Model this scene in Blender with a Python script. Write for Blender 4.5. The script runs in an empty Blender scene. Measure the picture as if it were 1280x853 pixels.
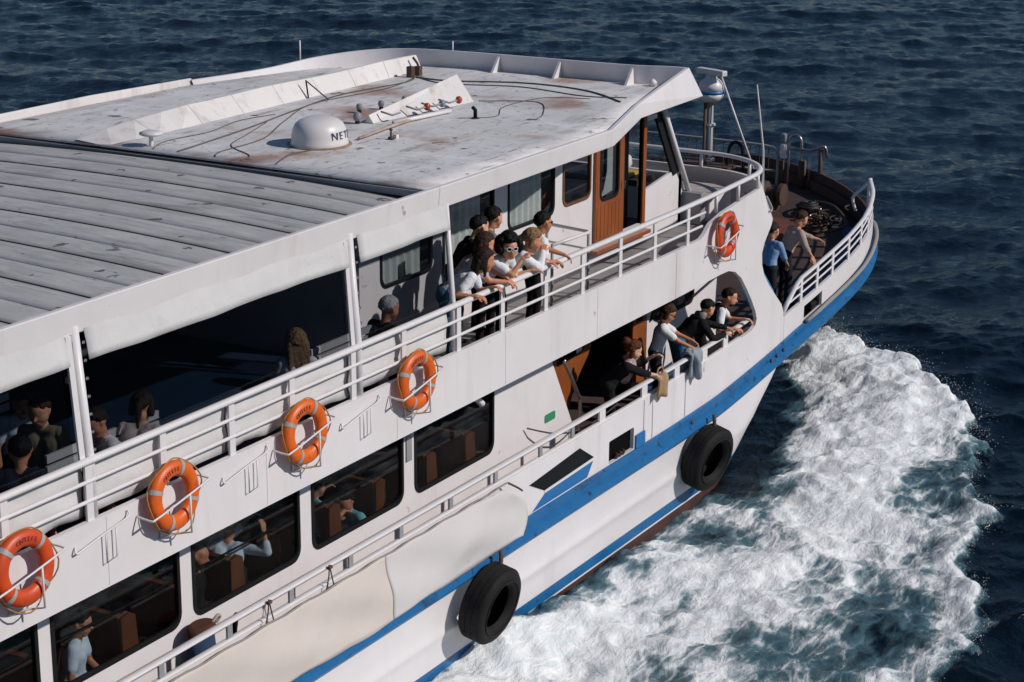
import bpy, bmesh, math, random
import numpy as np
from mathutils import Vector, Matrix
from mathutils.geometry import delaunay_2d_cdt

# ------------------------------------------------------------------ camera, sky, sun, exposure
S = bpy.context.scene
COL = S.collection
R_ = math.radians

def setup_camera():
    f, vp, roll = 2450.0, (1490.0, -706.0), R_(-0.4)
    X = np.array([vp[0], vp[1], f]); X /= np.linalg.norm(X)
    m = math.tan(roll)
    c = -(m * X[0] + X[1]) / X[2]
    D = np.array([m, 1, c]); D /= np.linalg.norm(D)
    Z = -D
    Y = np.cross(Z, X)
    rows = np.stack([X, Y, Z], 1)            # rows: right, down, forward in ship axes
    right, down, fwd = rows
    cam = bpy.data.cameras.new('camera')
    cam.sensor_width = 36.0
    cam.lens = f / 1280 * 36.0
    cam.clip_start, cam.clip_end = 0.1, 9000
    o = bpy.data.objects.new('camera', cam)
    M = Matrix(((right[0], -down[0], -fwd[0], -12.16),
                (right[1], -down[1], -fwd[1], -15.85),
                (right[2], -down[2], -fwd[2], 11.16), (0, 0, 0, 1)))
    o.matrix_world = M
    COL.objects.link(o)
    S.camera = o
setup_camera()

SUN_EL, SUN_FWD = R_(35), R_(16)             # sun over the starboard side, a little ahead
sd = Vector((math.sin(SUN_FWD) * math.cos(SUN_EL), -math.cos(SUN_FWD) * math.cos(SUN_EL), math.sin(SUN_EL)))
w = bpy.data.worlds.new('World'); S.world = w; w.use_nodes = True
nt = w.node_tree
bg = nt.nodes['Background']
sky = nt.nodes.new('ShaderNodeTexSky')
sky.sky_type = 'NISHITA'; sky.sun_disc = False
sky.sun_elevation = SUN_EL
sky.sun_rotation = math.atan2(sd.x, sd.y)
sky.air_density = 1.0; sky.dust_density = 0.0; sky.ozone_density = 6.0
nt.links.new(sky.outputs[0], bg.inputs[0]); bg.inputs[1].default_value = 0.055
sl = bpy.data.lights.new('sun', 'SUN'); sl.energy = 3.35; sl.angle = R_(0.9); sl.color = (1.0, 0.94, 0.88)
so = bpy.data.objects.new('sun', sl); COL.objects.link(so)
so.rotation_euler = (-sd).to_track_quat('-Z', 'Y').to_euler()
so.location = (0, -20, 30)
S.view_settings.view_transform = 'Standard'; S.view_settings.look = 'None'
S.view_settings.exposure = 0.0; S.view_settings.gamma = 1.0
S.render.engine = 'CYCLES'
S.cycles.max_bounces = 8; S.cycles.transparent_max_bounces = 12

rng = random.Random(7)
# ------------------------------------------------------------------ materials
MATS = {}
def mat(name, col, rough=0.5, spec=0.5, metal=0.0, noise=None, bump=None, streak=None, spots=None, coat=0.0):
    """noise=(scale, colour2, amount)  streak=(colour, amount, scale xyz, lo, hi)  spots=(colour, scale, lo, hi)  bump=(scale, strength, dist)"""
    if name in MATS: return MATS[name]
    m = bpy.data.materials.new(name); m.use_nodes = True
    n, l = m.node_tree.nodes, m.node_tree.links
    b = n['Principled BSDF']
    b.inputs['Roughness'].default_value = rough
    b.inputs['Metallic'].default_value = metal
    b.inputs['Specular IOR Level'].default_value = spec
    b.inputs['Coat Weight'].default_value = coat
    tc = n.new('ShaderNodeTexCoord')
    geo = n.new('ShaderNodeNewGeometry')
    P = geo.outputs['Position']
    cur = None
    def rgb(c):
        r = n.new('ShaderNodeRGB'); r.outputs[0].default_value = (*c, 1); return r.outputs[0]
    cur = rgb(col)
    def mix(a, bcol, fac):
        x = n.new('ShaderNodeMix'); x.data_type = 'RGBA'
        l.new(fac, x.inputs[0]); l.new(a, x.inputs[6]); l.new(bcol, x.inputs[7]); return x.outputs[2]
    def ntex(scale, detail=6, r=0.6, vec=None, dist=0.0):
        t = n.new('ShaderNodeTexNoise'); t.inputs['Scale'].default_value = scale
        t.inputs['Detail'].default_value = detail; t.inputs['Roughness'].default_value = r
        t.inputs['Distortion'].default_value = dist
        l.new(vec or P, t.inputs['Vector']); return t.outputs['Fac']
    def ramp(v, lo, hi, amt=1.0):
        mr = n.new('ShaderNodeMapRange'); mr.inputs[1].default_value = lo; mr.inputs[2].default_value = hi
        mr.inputs[4].default_value = amt; l.new(v, mr.inputs[0]); return mr.outputs[0]
    def vmap(sc):
        v = n.new('ShaderNodeMapping'); v.inputs['Scale'].default_value = sc; l.new(P, v.inputs[0]); return v.outputs[0]
    if noise:
        cur = mix(cur, rgb(noise[1]), ramp(ntex(noise[0]), 0.35, 0.75, noise[2]))
    for st in (streak or []):
        cur = mix(cur, rgb(st[0]), ramp(ntex(1.0, 8, 0.65, vmap(st[2]), 0.3), st[3], st[4], st[1]))
    for sp in (spots or []):
        cur = mix(cur, rgb(sp[0]), ramp(ntex(sp[1], 4, 0.55), sp[2], sp[3], sp[4] if len(sp) > 4 else 1.0))
    l.new(cur, b.inputs['Base Color'])
    if bump:
        bp = n.new('ShaderNodeBump'); bp.inputs['Strength'].default_value = bump[1]; bp.inputs['Distance'].default_value = bump[2]
        v = vmap(bump[3]) if len(bump) > 3 else None
        l.new(ntex(bump[0], 5, 0.6, v), bp.inputs['Height']); l.new(bp.outputs[0], b.inputs['Normal'])
    MATS[name] = m
    return m

WHITE = mat('white paint', (0.73, 0.69, 0.695), 0.45, noise=(1.3, (0.64, 0.605, 0.605), 0.7),
            streak=[((0.48, 0.42, 0.39), 0.45, (2.2, 2.2, 0.25), 0.54, 0.8), ((0.42, 0.26, 0.17), 0.45, (3.5, 3.5, 0.5), 0.665, 0.76)], bump=(1.6, 0.25, 0.03),
            spots=[((0.30, 0.15, 0.08), 4.0, 0.70, 0.74, 0.6)])
WHITE2 = mat('white gloss paint', (0.72, 0.685, 0.69), 0.4, noise=(6, (0.6, 0.58, 0.57), 0.5), spots=[((0.3, 0.16, 0.09), 9.0, 0.75, 0.80, 0.6)])
HULLW = mat('white hull paint', (0.72, 0.68, 0.685), 0.4, noise=(0.8, (0.62, 0.59, 0.58), 0.5),
            streak=[((0.42, 0.38, 0.36), 0.4, (1.2, 1.2, 0.5), 0.56, 0.82)], bump=(0.9, 0.3, 0.05), spots=[((0.25, 0.12, 0.07), 4.0, 0.77, 0.80, 0.7)])
BLUE = mat('blue paint', (0.005, 0.125, 0.32), 0.45, noise=(3, (0.004, 0.085, 0.23), 0.8), spots=[((0.01, 0.02, 0.04), 1.9, 0.60, 0.70, 0.85), ((0.01, 0.02, 0.04), 7, 0.62, 0.68, 0.8)])
BLUE2 = mat('blue decal', (0.005, 0.135, 0.37), 0.4, noise=(3, (0.005, 0.11, 0.31), 0.5))
ANTIF = mat('brown antifouling', (0.075, 0.03, 0.022), 0.6, noise=(2, (0.035, 0.015, 0.012), 0.8))
ROOF = mat('weathered roof paint', (0.70, 0.68, 0.68), 0.65, noise=(0.7, (0.56, 0.54, 0.54), 0.9),
           streak=[((0.33, 0.32, 0.31), 0.75, (0.8, 2.4, 1), 0.52, 0.74), ((0.78, 0.77, 0.77), 0.8, (1.6, 0.6, 1), 0.50, 0.68), ((0.24, 0.22, 0.21), 0.8, (1.4, 8, 1), 0.585, 0.68), ((0.40, 0.38, 0.37), 0.7, (7, 7, 1), 0.55, 0.68)],
           spots=[((0.09, 0.075, 0.065), 2.6, 0.65, 0.69, 0.9), ((0.30, 0.15, 0.09), 0.55, 0.585, 0.70, 0.8), ((0.12, 0.10, 0.09), 9, 0.66, 0.70, 0.85)],
           bump=(4, 0.35, 0.02))
PLANKW = mat('white plank paint', (0.72, 0.68, 0.66), 0.5, noise=(1.1, (0.60, 0.57, 0.55), 0.6),
             streak=[((0.38, 0.33, 0.29), 0.6, (4.5, 4.5, 0.4), 0.52, 0.72), ((0.30, 0.14, 0.08), 0.6, (1.2, 1.2, 0.8), 0.62, 0.74)], bump=(3, 0.3, 0.02))
CANOPY = mat('grey canopy sheeting', (0.43, 0.425, 0.425), 0.75, noise=(1.2, (0.33, 0.325, 0.325), 0.9),
             streak=[((0.19, 0.185, 0.185), 0.75, (6, 0.8, 1), 0.52, 0.72), ((0.52, 0.52, 0.52), 0.6, (9, 2.0, 1), 0.52, 0.68), ((0.16, 0.155, 0.15), 0.6, (22, 3, 1), 0.56, 0.70)],
             spots=[((0.09, 0.08, 0.075), 3.4, 0.665, 0.695, 0.9)], bump=(18, 0.4, 0.01, (1, 0.2, 1)))
CANVAS = mat('white canvas', (0.62, 0.605, 0.60), 0.8, noise=(1.5, (0.52, 0.51, 0.50), 0.7), streak=[((0.40, 0.38, 0.36), 0.5, (1.5, 1.5, 3.5), 0.58, 0.8)], bump=(3.2, 0.5, 0.02))
TARPB = mat('beige tarpaulin', (0.60, 0.535, 0.49), 0.75, noise=(0.9, (0.54, 0.47, 0.42), 0.7), spots=[((0.2, 0.16, 0.13), 9, 0.76, 0.79, 0.9)], bump=(1.8, 0.4, 0.03))
TARPW = mat('pale tarpaulin', (0.58, 0.55, 0.535), 0.75, noise=(0.9, (0.56, 0.53, 0.51), 0.7), spots=[((0.2, 0.17, 0.15), 8, 0.75, 0.78, 0.9)], bump=(1.8, 0.4, 0.03))
WOOD = mat('varnished wood', (0.30, 0.085, 0.02), 0.35, noise=(2, (0.20, 0.05, 0.012), 0.8), streak=[((0.14, 0.035, 0.01), 0.7, (30, 30, 1.2), 0.5, 0.75)], coat=0.3)
SEATW = mat('seat plywood', (0.15, 0.048, 0.018), 0.45, noise=(4, (0.075, 0.024, 0.009), 0.9), coat=0.15)
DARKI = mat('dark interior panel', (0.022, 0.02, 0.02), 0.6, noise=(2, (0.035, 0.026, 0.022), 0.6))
BLACK = mat('black rubber gasket', (0.007, 0.007, 0.008), 0.6, spec=0.25, noise=(6, (0.014, 0.014, 0.015), 0.6))
RUBBER = mat('tyre rubber', (0.007, 0.006, 0.006), 0.75, spec=0.25, noise=(4, (0.018, 0.016, 0.015), 0.7), bump=(14, 0.3, 0.02))
ORANGE = mat('orange lifebuoy plastic', (0.72, 0.09, 0.008), 0.42, noise=(4, (0.55, 0.06, 0.006), 0.6), spots=[((0.32, 0.05, 0.01), 7, 0.66, 0.74, 0.7)])
SILVER = mat('reflective tape', (0.40, 0.38, 0.37), 0.5, noise=(14, (0.26, 0.23, 0.21), 0.8))
ROPEY = mat('yellow rope', (0.42, 0.22, 0.045), 0.85, noise=(30, (0.28, 0.14, 0.03), 0.8))
INK = mat('dark blue lettering', (0.03, 0.035, 0.08), 0.6, noise=(30, (0.06, 0.06, 0.10), 0.8))
INKR = mat('faded purple lettering', (0.20, 0.035, 0.06), 0.6, noise=(25, (0.40, 0.06, 0.02), 0.9))
STEEL = mat('stainless tube', (0.42, 0.41, 0.41), 0.3, metal=0.9, noise=(8, (0.3, 0.27, 0.25), 0.7))
RUSTY = mat('rusty dark steel', (0.05, 0.033, 0.027), 0.7, noise=(5, (0.12, 0.045, 0.02), 0.7), bump=(20, 0.4, 0.01))
GREYP = mat('grey paint', (0.30, 0.30, 0.31), 0.55, noise=(2.5, (0.2, 0.2, 0.205), 0.7), spots=[((0.1, 0.07, 0.05), 4, 0.7, 0.76, 0.7)])
DECKG = mat('grey deck paint', (0.26, 0.245, 0.24), 0.7, noise=(1.5, (0.16, 0.145, 0.14), 0.9), streak=[((0.09, 0.07, 0.06), 0.7, (1, 4, 1), 0.55, 0.75)], bump=(25, 0.3, 0.005))
DECKB = mat('brown deck boards', (0.075, 0.045, 0.038), 0.7, noise=(2, (0.04, 0.028, 0.026), 0.9), spots=[((0.20, 0.06, 0.035), 0.9, 0.62, 0.72, 0.8)], bump=(20, 0.3, 0.01))
DECKBL = mat('blue deck paint', (0.008, 0.085, 0.24), 0.6, noise=(2, (0.006, 0.045, 0.13), 0.9))
FLOORN = mat('navy floor covering', (0.010, 0.022, 0.055), 0.5, noise=(1, (0.008, 0.014, 0.03), 0.9))
CABLE = mat('black cable', (0.015, 0.014, 0.014), 0.6, noise=(8, (0.04, 0.03, 0.03), 0.6))
REDL = mat('red lamp glass', (0.42, 0.06, 0.02), 0.15, noise=(20, (0.3, 0.05, 0.02), 0.6))
GLOBE = mat('clear lamp glass', (0.20, 0.21, 0.23), 0.08, noise=(20, (0.32, 0.33, 0.35), 0.6))
CURTAIN = mat('grey curtain', (0.52, 0.54, 0.52), 0.9, noise=(3, (0.40, 0.42, 0.41), 0.7))
GREEN = mat('green sticker', (0.02, 0.22, 0.09), 0.5, noise=(30, (0.10, 0.32, 0.2), 0.6))
RADOME = mat('radome plastic', (0.66, 0.64, 0.63), 0.4, noise=(3, (0.55, 0.53, 0.52), 0.7), streak=[((0.42, 0.37, 0.33), 0.5, (6, 6, 0.6), 0.6, 0.8)])
BENCHW = mat('pale slat bench', (0.5, 0.5, 0.5), 0.5, noise=(5, (0.4, 0.4, 0.41), 0.6))
ROPEG = mat('grey rope', (0.30, 0.285, 0.27), 0.9, noise=(30, (0.2, 0.19, 0.18), 0.8))
BAG = mat('tan cloth', (0.40, 0.25, 0.13), 0.9, noise=(9, (0.26, 0.16, 0.08), 0.8))

def glass_mat(name, tint, rough=0.03, refl=0.9):
    m = bpy.data.materials.new(name); m.use_nodes = True
    n, l = m.node_tree.nodes, m.node_tree.links
    n.remove(n['Principled BSDF'])
    out = n['Material Output']
    tr = n.new('ShaderNodeBsdfTransparent'); tr.inputs[0].default_value = (*tint, 1)
    gl = n.new('ShaderNodeBsdfGlossy'); gl.inputs['Roughness'].default_value = rough; gl.inputs[0].default_value = (refl, refl, refl, 1)
    lw = n.new('ShaderNodeLayerWeight'); lw.inputs[0].default_value = 0.5
    pw_ = n.new('ShaderNodeMath'); pw_.operation = 'POWER'; pw_.inputs[1].default_value = 5.0; l.new(lw.outputs['Facing'], pw_.inputs[0])
    fr = n.new('ShaderNodeMath'); fr.operation = 'MULTIPLY_ADD'; fr.inputs[1].default_value = 0.6; fr.inputs[2].default_value = 0.022; l.new(pw_.outputs[0], fr.inputs[0])
    bp = n.new('ShaderNodeBump'); bp.inputs['Strength'].default_value = 0.05; bp.inputs['Distance'].default_value = 0.03
    t = n.new('ShaderNodeTexNoise'); t.inputs['Scale'].default_value = 1.7; t.inputs['Detail'].default_value = 3
    g = n.new('ShaderNodeNewGeometry'); l.new(g.outputs['Position'], t.inputs['Vector'])
    l.new(t.outputs['Fac'], bp.inputs['Height']); l.new(bp.outputs[0], gl.inputs['Normal'])
    mx = n.new('ShaderNodeMixShader')
    l.new(fr.outputs[0], mx.inputs[0]); l.new(tr.outputs[0], mx.inputs[1]); l.new(gl.outputs[0], mx.inputs[2])
    l.new(mx.outputs[0], out.inputs[0])
    return m
GLASS = glass_mat('tinted window glass', (0.80, 0.82, 0.83))
PLASTIC = glass_mat('clear plastic window', (0.52, 0.54, 0.57), 0.06)
CLEAR = glass_mat('clear window glass', (0.93, 0.95, 0.95))

# ------------------------------------------------------------------ mesh helpers
def tag(o, label=None, cat=None, group=None, kind=None):
    if label: o['label'] = label
    if cat: o['category'] = cat
    if group: o['group'] = group
    if kind: o['kind'] = kind
    return o

def empty(name, loc=(0, 0, 0)):
    o = bpy.data.objects.new(name, None); COL.objects.link(o); o.location = loc; o.empty_display_size = 0.3
    return o

def link(name, me, parent=None):
    o = bpy.data.objects.new(name, me); COL.objects.link(o)
    if parent is not None: o.parent = parent
    return o

class MB:
    def __init__(s): s.v = []; s.f = []; s.m = []
    def add(s, vs, fs, mi=0):
        k = len(s.v); s.v += [tuple(map(float, p)) for p in vs]
        for f in fs: s.f.append(tuple(i + k for i in f)); s.m.append(mi)
        return s
    def box(s, a, b, mi=0):
        x0, y0, z0 = a; x1, y1, z1 = b
        vs = [(x0, y0, z0), (x1, y0, z0), (x1, y1, z0), (x0, y1, z0), (x0, y0, z1), (x1, y0, z1), (x1, y1, z1), (x0, y1, z1)]
        return s.add(vs, [(0, 3, 2, 1), (4, 5, 6, 7), (0, 1, 5, 4), (1, 2, 6, 5), (2, 3, 7, 6), (3, 0, 4, 7)], mi)
    def obox(s, c, ax, ay, az, mi=0):            # oriented box: centre and three half-axis vectors
        c, ax, ay, az = map(np.array, (c, ax, ay, az))
        vs = [c + i * ax + j * ay + k * az for k in (-1, 1) for (i, j) in ((-1, -1), (1, -1), (1, 1), (-1, 1))]
        return s.add(vs, [(0, 3, 2, 1), (4, 5, 6, 7), (0, 1, 5, 4), (1, 2, 6, 5), (2, 3, 7, 6), (3, 0, 4, 7)], mi)
    def tube(s, pts, r, n=10, mi=0, caps=True, flat=1.0):
        pts = [np.array(p, float) for p in pts]; N = len(pts)
        rr = r if hasattr(r, '__len__') else [r] * N
        rings = []; up = None
        for i in range(N):
            t = pts[min(i + 1, N - 1)] - pts[max(i - 1, 0)]; t /= (np.linalg.norm(t) + 1e-9)
            if up is None:
                up = np.array([0, 0, 1.0]) if abs(t[2]) < 0.9 else np.array([1.0, 0, 0])
            a = np.cross(t, up); a /= (np.linalg.norm(a) + 1e-9); b = np.cross(a, t); up = b
            rings.append([pts[i] + rr[i] * (math.cos(2 * math.pi * k / n) * a + flat * math.sin(2 * math.pi * k / n) * b) for k in range(n)])
        vs = [p for rg in rings for p in rg]; fs = []
        for i in range(N - 1):
            for k in range(n):
                fs.append((i * n + k, i * n + (k + 1) % n, (i + 1) * n + (k + 1) % n, (i + 1) * n + k))
        if caps: fs += [tuple(range(n - 1, -1, -1)), tuple((N - 1) * n + k for k in range(n))]
        return s.add(vs, fs, mi)
    def lathe(s, prof, n=24, c=(0, 0, 0), mi=0, sx=1.0, sy=1.0):     # profile (r, z) about z
        vs = []; fs = []
        for (r, z) in prof:
            for k in range(n):
                a = 2 * math.pi * k / n; vs.append((c[0] + sx * r * math.cos(a), c[1] + sy * r * math.sin(a), c[2] + z))
        for i in range(len(prof) - 1):
            for k in range(n):
                fs.append((i * n + k, i * n + (k + 1) % n, (i + 1) * n + (k + 1) % n, (i + 1) * n + k))
        fs += [tuple(range(n - 1, -1, -1)), tuple((len(prof) - 1) * n + k for k in range(n))]
        return s.add(vs, fs, mi)
    def grid(s, P, mi=0, close=False):             # P[i][j] points
        ni, nj = len(P), len(P[0]); vs = [p for row in P for p in row]; fs = []
        for i in range(ni - 1):
            for j in range(nj - 1 + (1 if close else 0)):
                j2 = (j + 1) % nj
                fs.append((i * nj + j, (i + 1) * nj + j, (i + 1) * nj + j2, i * nj + j2))
        return s.add(vs, fs, mi)
    def build(s, name, mats, parent=None, smooth=False, bevel=0, solid=0, subsurf=0):
        me = bpy.data.meshes.new(name)
        me.from_pydata(s.v, [], s.f)
        for m in (mats if isinstance(mats, (list, tuple)) else [mats]): me.materials.append(m)
        me.polygons.foreach_set('material_index', s.m)
        if smooth: me.polygons.foreach_set('use_smooth', [True] * len(s.f))
        me.update()
        o = link(name, me, parent)
        if solid:
            md = o.modifiers.new('solid', 'SOLIDIFY'); md.thickness = solid; md.offset = 0
        if subsurf:
            md = o.modifiers.new('sub', 'SUBSURF'); md.levels = md.render_levels = subsurf
        if bevel:
            md = o.modifiers.new('bevel', 'BEVEL'); md.width = bevel; md.segments = 2; md.limit_method = 'ANGLE'; md.angle_limit = R_(40)
        return o

def autosmooth(o, ang=40):
    me = o.data
    me.polygons.foreach_set('use_smooth', [True] * len(me.polygons))
    try: me.set_sharp_from_angle(angle=R_(ang))
    except Exception: pass
    return o

def crom(pts, n=8, closed=False):
    P = [np.array(p, float) for p in pts]; out = []
    N = len(P)
    rngN = N if closed else N - 1
    for i in range(rngN):
        if closed: p0, p1, p2, p3 = P[(i - 1) % N], P[i], P[(i + 1) % N], P[(i + 2) % N]
        else: p0, p1, p2, p3 = P[max(i - 1, 0)], P[i], P[i + 1], P[min(i + 2, N - 1)]
        for k in range(n):
            t = k / n
            out.append(0.5 * ((2 * p1) + (-p0 + p2) * t + (2 * p0 - 5 * p1 + 4 * p2 - p3) * t * t + (-p0 + 3 * p1 - 3 * p2 + p3) * t ** 3))
    if not closed: out.append(P[-1])
    return out

def rrect(x0, z0, x1, z1, r, n=5, corners=(1, 1, 1, 1)):   # counter-clockwise from bottom-left; corners bl, br, tr, tl
    pts = []
    for (cx, cz, a0, on) in ((x0 + r, z0 + r, 180, corners[0]), (x1 - r, z0 + r, 270, corners[1]), (x1 - r, z1 - r, 0, corners[2]), (x0 + r, z1 - r, 90, corners[3])):
        if on:
            for k in range(n + 1):
                a = R_(a0 + 90 * k / n); pts.append((cx + r * math.cos(a), cz + r * math.sin(a)))
        else:
            sx = -1 if a0 in (180, 90) else 1; sz = -1 if a0 in (180, 270) else 1
            pts.append((cx + sx * r, cz + sz * r))
    return pts

def plate(name, outer, holes, mapf, thick, mats, parent, step=0.0, smooth=False, mi_fn=None):
    """flat sheet with holes in (s, z), cut at every `step` of s, mapped to 3-D by mapf(s, z, depth), given a real thickness"""
    vs, es, loops = [], [], []
    for loop in [outer] + holes:
        k = len(vs); vs += [Vector(p) for p in loop]; n = len(loop)
        es += [(k + i, k + (i + 1) % n) for i in range(n)]
    r = delaunay_2d_cdt(vs, es, [], 0, 1e-5)
    bm = bmesh.new()
    bv = [bm.verts.new((p.x, p.y, 0)) for p in r[0]]
    def inside(px, py, loop):
        c = False; j = len(loop) - 1
        for i in range(len(loop)):
            (xi, yi), (xj, yj) = loop[i], loop[j]
            if (yi > py) != (yj > py) and px < (xj - xi) * (py - yi) / (yj - yi) + xi: c = not c
            j = i
        return c
    for f in r[2]:
        cx = sum(r[0][i].x for i in f) / len(f); cy = sum(r[0][i].y for i in f) / len(f)
        if not inside(cx, cy, outer) or any(inside(cx, cy, h) for h in holes): continue
        try: bm.faces.new([bv[i] for i in f])
        except ValueError: pass
    if step:
        x0 = min(p[0] for p in outer); x1 = max(p[0] for p in outer)
        x = math.ceil(x0 / step) * step
        while x < x1:
            bmesh.ops.bisect_plane(bm, geom=bm.verts[:] + bm.edges[:] + bm.faces[:], dist=1e-4, plane_co=(x, 0, 0), plane_no=(1, 0, 0))
            x += step
    bm.verts.index_update()
    V = [(v.co.x, v.co.y) for v in bm.verts]; F = [tuple(v.index for v in f.verts) for f in bm.faces]
    # orient faces so that front (depth 0) faces outward consistently
    E = {}
    FF = []
    for f in F:
        a = sum(V[f[i]][0] * V[f[(i + 1) % len(f)]][1] - V[f[(i + 1) % len(f)]][0] * V[f[i]][1] for i in range(len(f)))
        FF.append(f if a > 0 else f[::-1])
    for f in FF:
        for i in range(len(f)): E[(f[i], f[(i + 1) % len(f)])] = 1
    bm.free()
    n = len(V)
    mb = MB()
    allv = [mapf(s, z, 0.0) for s, z in V] + [mapf(s, z, thick) for s, z in V]
    fs = list(FF) + [tuple(i + n for i in f[::-1]) for f in FF]
    for (a, b) in list(E):
        if (b, a) not in E: fs.append((b, a, a + n, b + n))
    mb.add(allv, fs)
    o = mb.build(name, mats, parent)
    if smooth: autosmooth(o, 25)
    return o

def copy_obj(o, parent=None, loc=None):
    c = o.copy(); COL.objects.link(c); c.parent = parent
    if loc is not None: c.location = loc
    return c

# ------------------------------------------------------------------ the ship's lines (X forward, -Y starboard, Z up from the waterline)
def sheer(x): return 0.013 * max(0.0, x - 14.0) ** 2
PX = [-8, 13, 14.5, 16, 18, 20.5, 21.3, 21.9, 22.5, 23.0, 23.5, 24.0, 24.4, 24.7, 24.85, 24.9]
PY = [4.0, 4.0, 3.97, 3.90, 3.84, 3.86, 3.82, 3.72, 3.55, 3.30, 2.95, 2.40, 1.75, 1.0, 0.4, 0.0]
def hb(x): return float(np.interp(x, PX, PY))
EDGE = crom(list(zip(PX, [-y for y in PY]))[1:], 6)       # starboard deck edge in plan, X >= 13
EDGE_ST = [np.array([-6.0, -4.0]), np.array([5.0, -4.0])] + EDGE
EDGE_ALL = EDGE_ST + [np.array([p[0], -p[1]]) for p in EDGE_ST[-2::-1]]
Z_DECK, Z_UP = 1.70, 4.10

ferry = empty('passenger_ferry', (0, 0, 0))
tag(ferry, 'white two-deck passenger ferry with blue rubbing strake and grey canopy roof', 'ferry')
def sub(name, parent=None):
    o = empty(name); o.parent = parent or ferry; return o

# ---------------- hull
def hull_half(x, z):
    """half breadth at height z below the strake"""
    zs = 1.44 + sheer(x)
    e = min(1.0, max(0.0, (z + 0.9) / (zs + 0.9)))
    x0 = 13.3 + 3.1 * e
    full = 3.74 + 0.20 * min(1, max(0, (z + 0.9) / 2.3)) + 0.03 * math.exp(-((z - 0.85) / 0.07) ** 2) * (1 if x < 14 else 0.3)
    if x <= x0: return min(full, hb(x) - 0.015)
    return max(0.0, min(full - (0.15 - 0.05 * e) * (x - x0) ** 2, hb(x) - 0.015))
def build_hull():
    xs = list(np.arange(-6, 8, 1.0)) + list(np.arange(8, 24.9, 0.22)) + [24.86]
    lv = [-0.9, -0.4, 0.0, 0.14, 0.215, 0.24, 0.245, 0.33, 0.42, 0.425, 0.55, 0.68, 0.76, 0.81, 0.85, 0.89, 0.94, 1.05, 1.2, 1.34, 1.42]
    mb = MB()
    for side in (-1, 1):
        P = []
        for x in xs:
            row = []
            for i, z in enumerate(lv):
                zz = z if z <= 0.43 else 0.43 + (z - 0.43) * (1.44 + sheer(x) + 0.02 - 0.43) / (1.42 - 0.43)
                zz += 0.25 * sheer(x) * (1 if z > 0.2 and z <= 0.43 else 0)
                row.append((x, side * (hull_half(x, zz) if i < len(lv) - 1 else max(0, hb(x) - 0.02)), zz + (0.03 if i == len(lv) - 1 else 0)))
            P.append(row)
        k = len(mb.v); nj = len(lv)
        mb.v += [p for r in P for p in r]
        for i in range(len(xs) - 1):
            for j in range(nj - 1):
                q = (k + i * nj + j, k + (i + 1) * nj + j, k + (i + 1) * nj + j + 1, k + i * nj + j + 1)
                mb.f.append(q if side < 0 else q[::-1])
                z = lv[j]
                mb.m.append(2 if z < 0.215 else 0 if z < 0.245 else 1 if z < 0.42 else 0)
        # transom quads
    nj = len(lv); half = len(xs) * nj
    for j in range(nj - 1):
        mb.f.append((j, j + 1, half + j + 1, half + j)); mb.m.append(0)
    o = mb.build('hull', [HULLW, BLUE, ANTIF], ferry); autosmooth(o, 30)
build_hull()

def sweep_edge(name, prof, mats, parent, edge=EDGE_ALL, zf=sheer, smooth=True):
    """sweep a closed (outward, z) profile along the deck edge"""
    P = []
    E = [np.array(p) for p in edge]
    for i, p in enumerate(E):
        t = E[min(i + 1, len(E) - 1)] - E[max(i - 1, 0)]; t /= np.linalg.norm(t)
        nrm = np.array([t[1], -t[0]])              # outward (to starboard when heading forward)
        P.append([(p[0] + nrm[0] * o, p[1] + nrm[1] * o, z + zf(p[0])) for o, z in prof])
    mb = MB(); mb.grid(P, close=True)
    n = len(prof); N = len(E)
    mb.f += [tuple(range(n)), tuple((N - 1) * n + k for k in range(n - 1, -1, -1))]; mb.m += [0, 0]
    o = mb.build(name, mats, parent)
    if smooth: autosmooth(o, 35)
    return o
sweep_edge('rubbing_strake', [(-0.05, 1.45), (0.03, 1.45), (0.09, 1.475), (0.12, 1.525), (0.105, 1.585), (0.06, 1.618), (0.04, 1.632), (0.04, 1.69), (0.052, 1.70), (0.052, 1.755), (0.03, 1.775), (-0.05, 1.775)], BLUE, ferry)
# bolts and cleat-like scars on the strake
for x in (16.9, 17.15, 17.45, 13.6):
    mb = MB(); mb.lathe([(0.036, 0), (0.034, 0.015), (0.018, 0.025), (0.001, 0.027)], 10)
    b = mb.build('bolt', RUSTY, ferry, smooth=True); b.location = (x, -hb(x) - 0.045, 1.64 + sheer(x)); b.rotation_euler = (R_(90), 0, 0)
# mooring hose lying along the strake near the bow
hose = [(p[0], p[1] - 0.05 if p[0] < 23 else p[1], 1.80 + sheer(p[0]) + 0.02) for p in EDGE if 18.4 < p[0] < 24.2]
mb = MB(); mb.tube([(h[0] + 0.03, h[1] - 0.03, h[2]) for h in hose], 0.035, 8); mb.build('mooring_rope', ROPEG, ferry, smooth=True)

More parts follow.
